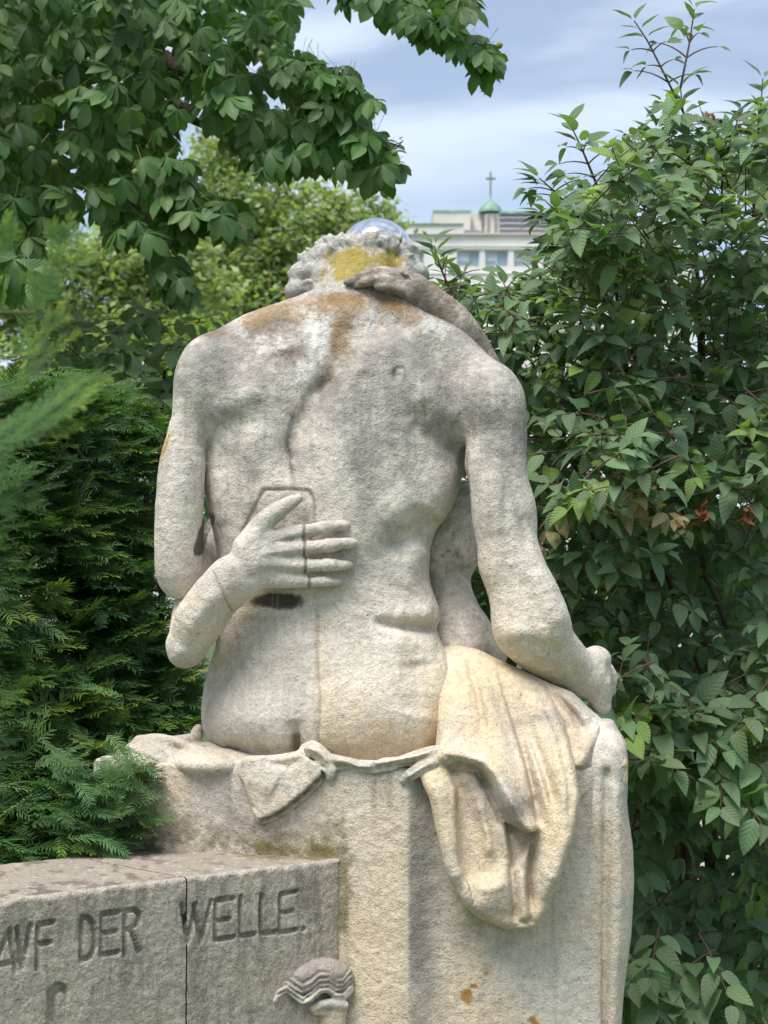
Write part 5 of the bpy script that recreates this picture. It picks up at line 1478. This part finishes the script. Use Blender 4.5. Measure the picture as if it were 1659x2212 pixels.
# dead leaves hanging in it, and small red fruit clusters
M_DEAD = flat_mat('withered_leaf', (0.26, 0.11, 0.055), 0.8, 0.2, (0.18, 0.07, 0.03), 120)
for (u, v, n) in ((1520, 1095, 9), (1470, 1110, 5), (1612, 1100, 9), (1540, 250, 6), (1515, 243, 2), (1585, 268, 4)):
    s = Soup()
    for k in range(n):
        V, Q, U = blade(ovate, 5, 0.9, rng.uniform(0.3, 0.9), 0.3)
        M = frame(np.array((rng.normal(0, 0.4), rng.normal(0, 0.4), -1)), rng.normal(0, 1, 3)); sz = 0.026 if v > 500 else 0.016
        s.add(V @ (M.T * sz) + npv(u + rng.normal(0, 8), v + rng.normal(0, 8), 3.5 if v > 500 else 3.8), Q, np.array((0.3, 0.1, 0.04)))
    obj('withered_leaf', s.mesh('withered_leaf', M_DEAD), dog)
print('dogwood', len(items), round(time.time() - T0, 1))

# ================================================================== second dogwood behind the left shoulder
dog2 = empty('dogwood_shrub', W(260, 2212, 4.9), label='smaller dogwood shrub behind the left shoulder, above the yew', cat='shrub'); dog2.location.z = 0
items, twigs = [], []
POLY2 = [(60, 760), (120, 690), (200, 650), (260, 690), (330, 660), (380, 690), (430, 680), (450, 720), (470, 1100), (430, 1250), (60, 1200)]
dens = 0
while dens < 110:
    u, v = rng.uniform(50, 480), rng.uniform(640, 1240)
    if not inside(POLY2, u, v): continue
    Y = 4.5 + 0.6 * rng.random()
    out = np.array((rng.normal(0, 0.8), -0.4 + rng.normal(0, 0.4), 0.35 + rng.normal(0, 0.3))); out /= np.linalg.norm(out)
    L_ = rng.uniform(0.12, 0.2)
    twig_leaves(items, twigs, npv(u, v, Y) - out * L_ * 0.5, out, L_, int(rng.integers(3, 5)), rng.uniform(0.065, 0.085), 0.3, colr=(1.05, 1.0, 1.05)); dens += 1
plant_leaves(dog2, DOG, items, 'leaf', 'foliage', M_DOG)
twig_soup('twigs', twigs, M_TWIG, dog2)
for du in (-60, 0, 70):
    V, Q = tube([(W(250 + du, 1800, 4.9).x, 4.9, 0), tuple(W(250 + du, 1300, 4.85)), tuple(W(250 + du * 1.5, 800, 4.8))], [0.02, 0.012, 0.005], 7)
    obj('stem', mesh_np('stem', V, [Q], True, M_BARK), dog2)

# ================================================================== horse chestnut overhanging the upper left
def chest_variant(seed):
    r = random.Random(seed); n = r.choice((5, 6, 7, 7)); Vs, Qs, Us, Cs = [], [], [], []; b = 0
    for k in range(n):
        a = (k - (n - 1) / 2) / ((n - 1) / 2)
        ln = (1.0 - 0.45 * abs(a) ** 1.5) * r.uniform(0.92, 1.05)
        V, Q, U = blade(obov, 6, r.uniform(0.15, 0.4), r.uniform(0.15, 0.5), 0.08)
        V = V * np.array((ln, ln * 1.02, ln)) 
        M = rotZ(a * 1.75 + r.uniform(-0.06, 0.06)) @ rotY(r.uniform(0.05, 0.5)) @ rotX(r.uniform(-0.25, 0.25))
        Vs.append(V @ M.T); Qs.append(Q + b); Us.append(U); b += len(V)
        Cs.append(np.tile(np.array((0.075, 0.150, 0.042)) * r.uniform(0.85, 1.15), (len(V), 1)))
    st = np.array([(-0.75, 0.010, 0.05), (-0.75, -0.010, 0.05), (0.02, -0.010, 0), (0.02, 0.010, 0)])
    Vs.append(st); Qs.append(np.array([[0, 1, 2, 3]]) + b); Us.append(np.zeros((4, 2))); Cs.append(np.tile((0.11, 0.14, 0.03), (4, 1)))
    return np.concatenate(Vs), np.concatenate(Qs), np.concatenate(Us), np.concatenate(Cs)
CHE = [chest_variant(i) for i in range(8)]
che = empty('chestnut_tree', (-2.6, 7.2, 0), label='horse chestnut tree whose leafy boughs hang into the upper left', cat='tree')
items, twigs = [], []
C_POLY = [(-80, -60), (600, -60), (640, 20), (610, 90), (680, 130), (760, 170), (800, 215), (790, 270), (815, 330), (820, 385), (760, 365), (700, 330), (630, 350), (560, 370), (520, 300), (470, 290), (440, 210), (390, 230),
          (360, 290), (390, 330), (420, 370), (440, 410), (440, 450), (420, 470), (380, 460), (320, 450), (280, 480), (190, 440), (120, 470), (70, 540), (-80, 580)]
def che_leaf(u, v, Y, size=None, tone=1.0):
    hang = np.array((rng.normal(0.12, 0.65), -0.35 + rng.normal(0, 0.4), -0.50 + rng.normal(0, 0.30)))
    F = frame(hang, np.array((rng.normal(0, 0.3), -0.85 + rng.normal(0, 0.4), 0.9)))
    items.append((int(rng.integers(8)), mat4(F, npv(u, v, Y), size or rng.uniform(0.056, 0.084)), cvar((tone, tone, tone), 0.2)))
n = 0
while n < 1150:
    u, v = rng.uniform(-80, 860), rng.uniform(-60, 620)
    if not inside(C_POLY, u, v): continue
    che_leaf(u, v, 4.3 + 1.5 * rng.random() ** 1.3); n += 1
# single boughs: right-hand sprays and the bough that comes in at the top
for pts, cnt, sp in (([(640, 150), (720, 180), (800, 230)], 16, 24), ([(700, 240), (780, 300), (830, 380)], 18, 22), ([(520, 320), (600, 350), (690, 340)], 14, 24), ([(740, -20), (840, 10), (940, 70), (1020, 110), (1068, 150)], 34, 24),
                     ([(900, -30), (980, 10), (1010, 30)], 8, 18), ([(330, 560), (370, 600), (390, 650)], 6, 18), ([(20, 440), (40, 520), (60, 580)], 9, 26), ([(380, 400), (440, 450), (490, 480)], 8, 16), ([(250, 490), (330, 520), (400, 500)], 9, 24), ([(400, 440), (470, 480), (530, 490)], 9, 18), ([(330, 580), (370, 610), (395, 650)], 5, 16)):
    P = np.array(pts, float)
    for k in range(int(cnt * 2.4)):
        t = rng.random() * (len(P) - 1); i = min(int(t), len(P) - 2); q = P[i] + (P[i + 1] - P[i]) * (t - i)
        che_leaf(q[0] + rng.normal(0, sp * 0.6), q[1] - 20 + rng.normal(0, sp * 0.6), 4.3 + 0.35 * rng.random())
# the crown goes on above and to the left of the picture
for k in range(520):
    che_leaf(rng.uniform(-1500, 620), rng.uniform(-1500, -70), rng.uniform(4.0, 7.5), 0.15)
for k in range(160):
    che_leaf(rng.uniform(-900, -80), rng.uniform(-70, 700), rng.uniform(4.2, 6.0), 0.14)
for (u, v) in ((30, 560), (20, 590), (62, 585)):                     # near, larger leaves low on the left
    che_leaf(u, v, 3.4, 0.085, 1.0)
plant_leaves(che, CHE, items, 'leaf', 'foliage', M_CHE)
V, Q = tube([(-2.6, 7.2, 0), (-2.58, 7.2, 1.2), (-2.5, 7.1, 2.6), (-2.3, 6.9, 4.2), (-2.0, 6.6, 6.5)], [0.26, 0.2, 0.18, 0.14, 0.08], 12); obj('trunk', mesh_np('trunk', V, [Q], True, M_BARK), che)
for pts, r0 in (([(-2.45, 7.0, 3.0), tuple(W(60, 260, 6.2)), tuple(W(180, 330, 5.4)), tuple(W(300, 420, 5.0)), tuple(W(380, 560, 4.9)), tuple(W(395, 640, 4.9))], 0.05), ([(-2.3, 6.9, 4.2), tuple(W(100, 60, 6)), tuple(W(330, 120, 5.2)), tuple(W(560, 180, 4.8)), tuple(W(760, 280, 4.6))], 0.05),
                ([(-2.1, 6.7, 5.6), tuple(W(300, -200, 5.6)), tuple(W(700, -60, 4.8)), tuple(W(900, 50, 4.6)), tuple(W(1040, 125, 4.5))], 0.03), ([tuple(W(330, 120, 5.2)), tuple(W(420, 260, 4.9)), tuple(W(560, 330, 4.7)), tuple(W(700, 330, 4.6))], 0.018),
                ([tuple(W(60, 260, 6.2)), tuple(W(120, 330, 5.8)), tuple(W(150, 420, 5.5))], 0.02), ([tuple(W(800, 330, 4.5)), tuple(W(840, 330, 4.5)), tuple(W(868, 296, 4.5))], 0.003)):
    P = np.array(pts); t = np.linspace(0, len(P) - 1, 18); path = np.stack([np.interp(t, range(len(P)), P[:, k_]) for k_ in range(3)], 1); path[1:-1] += rng.normal(0, 0.012, (16, 3))
    V, Q = tube(path, np.linspace(r0, 0.004 if r0 > 0.004 else 0.0012, 18), 7); obj('branch', mesh_np('branch', V, [Q], True, M_BARK), che)
M_CONK = flat_mat('green_spiny_husk', (0.22, 0.26, 0.06), 0.6, 0.3, (0.14, 0.19, 0.05), 200, 0.002)
def ico(c, r, bumps=0.12):
    bm = bmesh.new(); bmesh.ops.create_icosphere(bm, subdivisions=2, radius=r)
    for v in bm.verts: v.co *= 1 + bumps * (random.random() - 0.3); 
    for v in bm.verts: v.co += Vector(c)
    me = bpy.data.meshes.new('husk'); bm.to_mesh(me); bm.free(); me.materials.append(M_CONK); return me
random.seed(3)
for (u, v) in ((68, 322), (118, 352), (292, 372), (592, 105), (563, 118), (1079, 98), (852, 330)):
    obj('husk', ico(W(u, v, 4.28), 0.0085), che)
print('chestnut', len(items), round(time.time() - T0, 1))

# ================================================================== yew on the left
def yew_shoot(length, n, base, tip, seed, sub=0):
    r = random.Random(seed); V, Q, C = [], [], []; b = 0
    nl = 0.026
    for k in range(n):
        t = (k + 0.5) / n; x = length * t
        for s in (-1, 1):
            a = 1.05 - 0.45 * t + r.uniform(-0.15, 0.15); ln = nl * (1 - 0.45 * t ** 3) * r.uniform(0.85, 1.1) * (0.8 + 0.2 * min(1, t * 5))
            dx, dy = math.cos(a), s * math.sin(a); zr = 0.28 + r.uniform(-0.15, 0.2); w = 0.00165
            px, py = -dy, dx
            z0 = -0.10 * x * t
            pts = [(0.0, 0.7), (0.5, 1.0), (1.0, 0.12)]
            for tt, ww in pts:
                cz = z0 + ln * (zr * tt - 0.35 * tt * tt)
                for e in (-1, 1): V.append((x + dx * ln * tt + px * w * ww * e, dy * ln * tt + py * w * ww * e, cz)); C.append(np.array(base) * (1 - t ** 2.2) + np.array(tip) * t ** 2.2)
            Q += [(b, b + 1, b + 3, b + 2), (b + 2, b + 3, b + 5, b + 4)]; b += 6
    # stem
    for k in range(4):
        t = k / 3
        for e in ((-0.0009, 0), (0.0009, 0)): V.append((length * t, e[0], -0.10 * length * t * t)); C.append(np.array((0.12, 0.13, 0.04)))
    for k in range(3): Q.append((b + 2 * k, b + 2 * k + 1, b + 2 * k + 3, b + 2 * k + 2))
    return np.array(V), np.array(Q), np.array(C)
def yew_spray(seed, tipc):
    r = random.Random(seed); s = Soup(); base = (0.090, 0.185, 0.078)
    V, Q, C = yew_shoot(0.17, 24, base, tipc, seed); s.add(V, Q, C)
    for k in range(r.randint(3, 5)):
        x = 0.03 + 0.11 * r.random(); sd = r.choice((-1, 1)); ln = (0.17 - x) * r.uniform(0.6, 0.9)
        V, Q, C = yew_shoot(ln, max(7, int(ln / 0.0072)), base, tipc, seed * 7 + k)
        M = rotZ(sd * r.uniform(0.5, 0.8)) @ rotX(sd * r.uniform(-0.3, 0.1)) @ rotY(r.uniform(-0.1, 0.15))
        s.add(V @ M.T + np.array((x, 0, -0.10 * x * x / 0.17)), Q, C)
    return np.concatenate(s.V), np.concatenate(s.Q), np.concatenate(s.U), np.concatenate(s.C)
YEW = [yew_spray(i, (0.22, 0.29, 0.05) if i < 2 else ((0.09, 0.17, 0.055) if i < 4 else (0.042, 0.10, 0.05))) for i in range(6)]
yew = empty('yew_shrub', W(120, 2212, 3.4), label='dense dark yew shrub with pale shoot tips behind the wall on the left', cat='shrub'); yew.location.z = 0
items = []
Y_POLY = [(-60, 830), (60, 800), (150, 800), (260, 830), (290, 870), (330, 880), (375, 900), (370, 960), (350, 1010), (345, 1080), (340, 1290), (380, 1310), (370, 1380), (420, 1450), (440, 1470), (432, 1560), (400, 1570), (340, 1560), (270, 1590), (230, 1640), (250, 1680), (320, 1700), (330, 1760), (310, 1800), (290, 1835), (120, 1850), (-60, 1850)]
def yew_item(u, v, Y, size, lo=0):
    out = np.array((0.75 + rng.normal(0, 0.45), -0.45 + rng.normal(0, 0.3), 0.12 + rng.normal(0, 0.28)))
    F = frame(out, np.array((rng.normal(0, 0.2), -0.30 + rng.normal(0, 0.25), 1)))
    k = int(rng.integers(6)) if rng.random() < 0.5 else int(rng.integers(3, 6))
    p = npv(u, v, Y) - F[:, 0] * 0.12 * size
    items.append((k, mat4(F, p, size), cvar((1, 1, 1), 0.2)))
n = 0
while n < 1500:
    u, v = rng.uniform(-60, 445), rng.uniform(790, 1850)
    if not inside(Y_POLY, u, v): continue
    # the shrub's near face swells towards the camera on the left
    Y0 = 2.98 + 0.55 * max(0.0, min(1, u / 430)) + 0.42 * max(0.0, (1800 - v) / 1000)
    if v > 1600: Y0 = max(2.97, min(Y0, 3.12 + 0.0004 * u))
    Y = Y0 + 0.5 * rng.random() ** 1.4
    yew_item(u, v, Y, rng.uniform(0.85, 1.25)); n += 1
for k in range(60):                                              # sprays lying over the end of the bench
    u, v = rng.uniform(150, 310), rng.uniform(1640, 1825); yew_item(u, v, 2.99 + rng.uniform(-0.04, 0.05), 0.75)
for (u, v) in ((300, 1752), (345, 1768), (330, 1735), (370, 1762), (120, 1740), (230, 1830), (270, 1845), (180, 1845), (100, 1850)): yew_item(u - 30, v, 2.98 if u > 250 else 2.95, 0.62)
for k in range(160): yew_item(rng.uniform(-700, -60), rng.uniform(700, 1900), rng.uniform(3.0, 3.8), 1.1)
plant_leaves(yew, YEW, items, 'twig', 'foliage', M_YEW)
for k in range(9):
    p0 = np.array(W(60 + 30 * k, 2600, 3.75)); p0[2] = 0.0; top = npv(20 + 38 * k, 1000 + 60 * math.sin(k * 2.1), 3.75)
    path = [p0 * (1 - t) + top * t + np.array((0.03 * math.sin(7 * t + k), 0.03 * math.cos(5 * t + k), 0)) for t in np.linspace(0, 1, 8)]
    V, Q = tube(path, np.linspace(0.022, 0.006, 8), 7); obj('stem', mesh_np('stem', V, [Q], True, M_BARK), yew)
# nearer yew whose out-of-focus shoots reach in from the left edge
yew2 = empty('yew_shrub', (-0.85, 1.0, 0), label='near out-of-focus yew branches reaching in at the left edge', cat='shrub')
items = []
def near(u, v, Y, d, size, k=None):
    F = frame(np.array(d, float), np.array((rng.normal(0, 0.2), -0.5, 1)))
    Y -= 0.05; size *= 0.85
    items.append((int(rng.integers(1, 6)) if k is None else k, mat4(F, npv(u, v, Y) - F[:, 0] * 0.17 * size, size), cvar((0.55, 0.62, 0.45), 0.15)))
near(150, 455, 1.45, (0.30, 0.1, 1.0), 0.62, 0); near(95, 560, 1.5, (0.25, 0.1, 1.0), 0.6, 1); near(125, 640, 1.4, (0.4, 0.1, 1), 0.6, 0); near(12, 455, 1.4, (0.3, 0, 1), 0.5, 1)
for k in range(6): near(110 + 28 * k, 890 - 22 * k, 1.25 + 0.02 * k, (1.0, 0.1, 0.6), 0.6, int(rng.integers(4)))
for k in range(16):
    v = rng.uniform(780, 1120); u = rng.uniform(-60, 80 + 60 * math.sin((v - 780) / 340 * math.pi)); near(u, v, rng.uniform(1.4, 2.0), (1.0, rng.normal(0, 0.3), 0.35 + rng.normal(0, 0.3)), rng.uniform(0.5, 0.7))
for k in range(26):
    v = rng.uniform(1120, 1850); u = rng.uniform(-60, 65 + 35 * math.sin(v / 60.0)); near(u, v, rng.uniform(1.3, 1.9), (1.0, rng.normal(0, 0.3), 0.1 + rng.normal(0, 0.3)), rng.uniform(0.5, 0.7))
links = []
for it in list(items):                                           # every shoot grows from a branch that comes out of the bush
    p = it[1][:3, 3]; a = np.array((-0.74 - 0.12 * rng.random(), p[1] - 0.05 + rng.normal(0, 0.08), p[2] - 0.16 + rng.normal(0, 0.06)))
    m = (p + a) / 2 + np.array((0, 0, 0.03)); links.append(([a, m, p], [0.0035, 0.0022, 0.0011]))
    for t in (0.15, 0.4, 0.65):
        q = a * (1 - t) + p * t
        if in_frame(q, 260): continue
        F = frame(np.array((0.6 + rng.normal(0, 0.5), rng.normal(0, 0.6), 0.3 + rng.normal(0, 0.3))), np.array((0, -0.3, 1.0)))
        items.append((int(rng.integers(2, 6)), mat4(F, q, 0.6), cvar((0.8, 0.85, 0.75), 0.15)))
twig_soup('branches', links, M_GTWIG, yew2)
plant_leaves(yew2, YEW, items, 'twig', 'foliage', M_YEW)
for k in range(5):
    path = [(-0.95 + 0.04 * k, 1.0 + 0.14 * k, 0), (-0.88 + 0.02 * k, 1.05 + 0.16 * k, 0.8), (-0.82, 1.1 + 0.18 * k, 1.5 + 0.06 * k), (-0.80, 1.12 + .18 * k, 2.05 + 0.06 * k)]
    V, Q = tube(path, [0.02, 0.015, 0.008, 0.003], 6); obj('stem', mesh_np('stem', V, [Q], True, M_BARK), yew2)
print('yew', round(time.time() - T0, 1))

# ================================================================== trees and bushes farther back
def far_tree(name, label, cat, Y, lobes, nleaf, size, col, trunk=None, base_u=600, seed=0):
    r = np.random.default_rng(seed)
    px = Y / FOC
    root = empty(name, (W(base_u, 1350, Y).x, Y, 0), label=label, cat=cat)
    wts = np.array([l[2] * l[3] for l in lobes], float); wts /= wts.sum()
    n = nleaf
    li = r.choice(len(lobes), n, p=wts)
    # leaves sit in small clumps in the outer shell of each lobe
    nc = max(30, n // 26); cl = r.choice(len(lobes), nc, p=wts)
    d = r.normal(0, 1, (nc, 3)); d /= np.linalg.norm(d, axis=1)[:, None]; rad = r.uniform(0.35, 1.0, nc) ** 0.5
    L = np.array([(l[0], l[1], l[2], l[3]) for l in lobes], float)[cl]
    cx = (L[:, 0] + d[:, 0] * rad * L[:, 2] - 829.5) * px; cz = CAM_H + (1350 - L[:, 1] + d[:, 2] * rad * L[:, 3]) * px
    cy = Y + d[:, 1] * rad * np.minimum(L[:, 2], L[:, 3]) * px
    k = r.integers(0, nc, n); spread = size * 2.2
    P = np.stack([cx[k], cy[k], cz[k]], 1) + r.normal(0, 1, (n, 3)) * np.array((spread, spread, spread * 0.55))
    shade = r.uniform(0.72, 1.28, nc)[k] * r.uniform(0.85, 1.15, n)
    nrm = r.normal(0, 0.7, (n, 3)) + np.array((0, -0.25, 0.9)); nrm /= np.linalg.norm(nrm, axis=1)[:, None]
    a = np.cross(nrm, r.normal(0, 1, (n, 3))); a /= np.linalg.norm(a, axis=1)[:, None]; b = np.cross(nrm, a)
    sz = size * r.uniform(0.7, 1.2, n)[:, None]
    V = np.stack([P + a * sz, P + b * sz * 0.55, P - a * sz, P - b * sz * 0.55], 1).reshape(-1, 3)
    Q = np.arange(4 * n).reshape(n, 4)
    C = np.repeat(np.array(col)[None, :] * shade[:, None] * (1 + r.normal(0, 0.06, (n, 3))), 4, 0)
    obj('crown', mesh_np('crown', V, [Q], False, M_FAR, C), root, kind='stuff')
    if trunk:
        tu, tz, tr = trunk; c = W(tu, 1350, Y)
        V, Q = tube([(c.x, Y, 0), (c.x + 0.1, Y, tz * 0.4), (c.x - 0.1, Y + .1, tz)], [tr, tr * 0.8, tr * 0.4], 9); obj('trunk', mesh_np('trunk', V, [Q], True, M_BARK), root)
        for q in range(6):
            l = lobes[q % len(lobes)]; e = W(l[0], l[1], Y)
            V, Q = tube([(c.x, Y, tz * (0.6 + 0.06 * q)), ((c.x + e.x) / 2, Y, (tz * (0.6 + .06 * q) + e.z) / 2 + 0.2), tuple(e)], [tr * 0.4, tr * 0.25, tr * 0.1], 6); obj('limb', mesh_np('limb', V, [Q], True, M_BARK), root)
    return root
far_tree('lime_tree', 'light green leafy tree in the distance, left of the bowed head', 'tree', 34.0,
         [(640, 500, 150, 110), (760, 480, 90, 70), (540, 420, 110, 110), (500, 330, 90, 60), (700, 590, 160, 100), (560, 600, 140, 90), (820, 500, 50, 50), (640, 700, 220, 120), (780, 640, 100, 100), (460, 520, 70, 90), (620, 900, 240, 220)],
         32000, 0.085, (0.27, 0.33, 0.17), (620, 8.5, 0.22), 620, 1)
far_tree('lime_tree', 'pale green distant tree showing below the chestnut boughs at the left', 'tree', 30.0,
         [(300, 560, 150, 100), (180, 640, 160, 110), (380, 640, 130, 90), (60, 600, 120, 120), (250, 800, 260, 160), (-80, 620, 140, 160)],
         20000, 0.085, (0.26, 0.32, 0.16), (200, 6.5, 0.2), 200, 2)
far_tree('hedge_bush', 'sunlit yellow-green bush between the yew and the distant trees', 'bush', 14.0,
         [(250, 790, 220, 90), (430, 760, 120, 80), (80, 800, 160, 90), (330, 1000, 300, 200), (600, 900, 200, 150)], 16000, 0.035, (0.20, 0.27, 0.07), (300, 2.5, 0.08), 300, 3)
far_tree('dark_tree', 'darker green tree behind the distant light green ones', 'tree', 46.0,
         [(480, 470, 120, 140), (620, 560, 160, 120), (520, 640, 200, 140), (360, 520, 120, 120)], 12000, 0.10, (0.16, 0.21, 0.11), (500, 9, 0.25), 500, 4)
print('all built', round(time.time() - T0, 1))
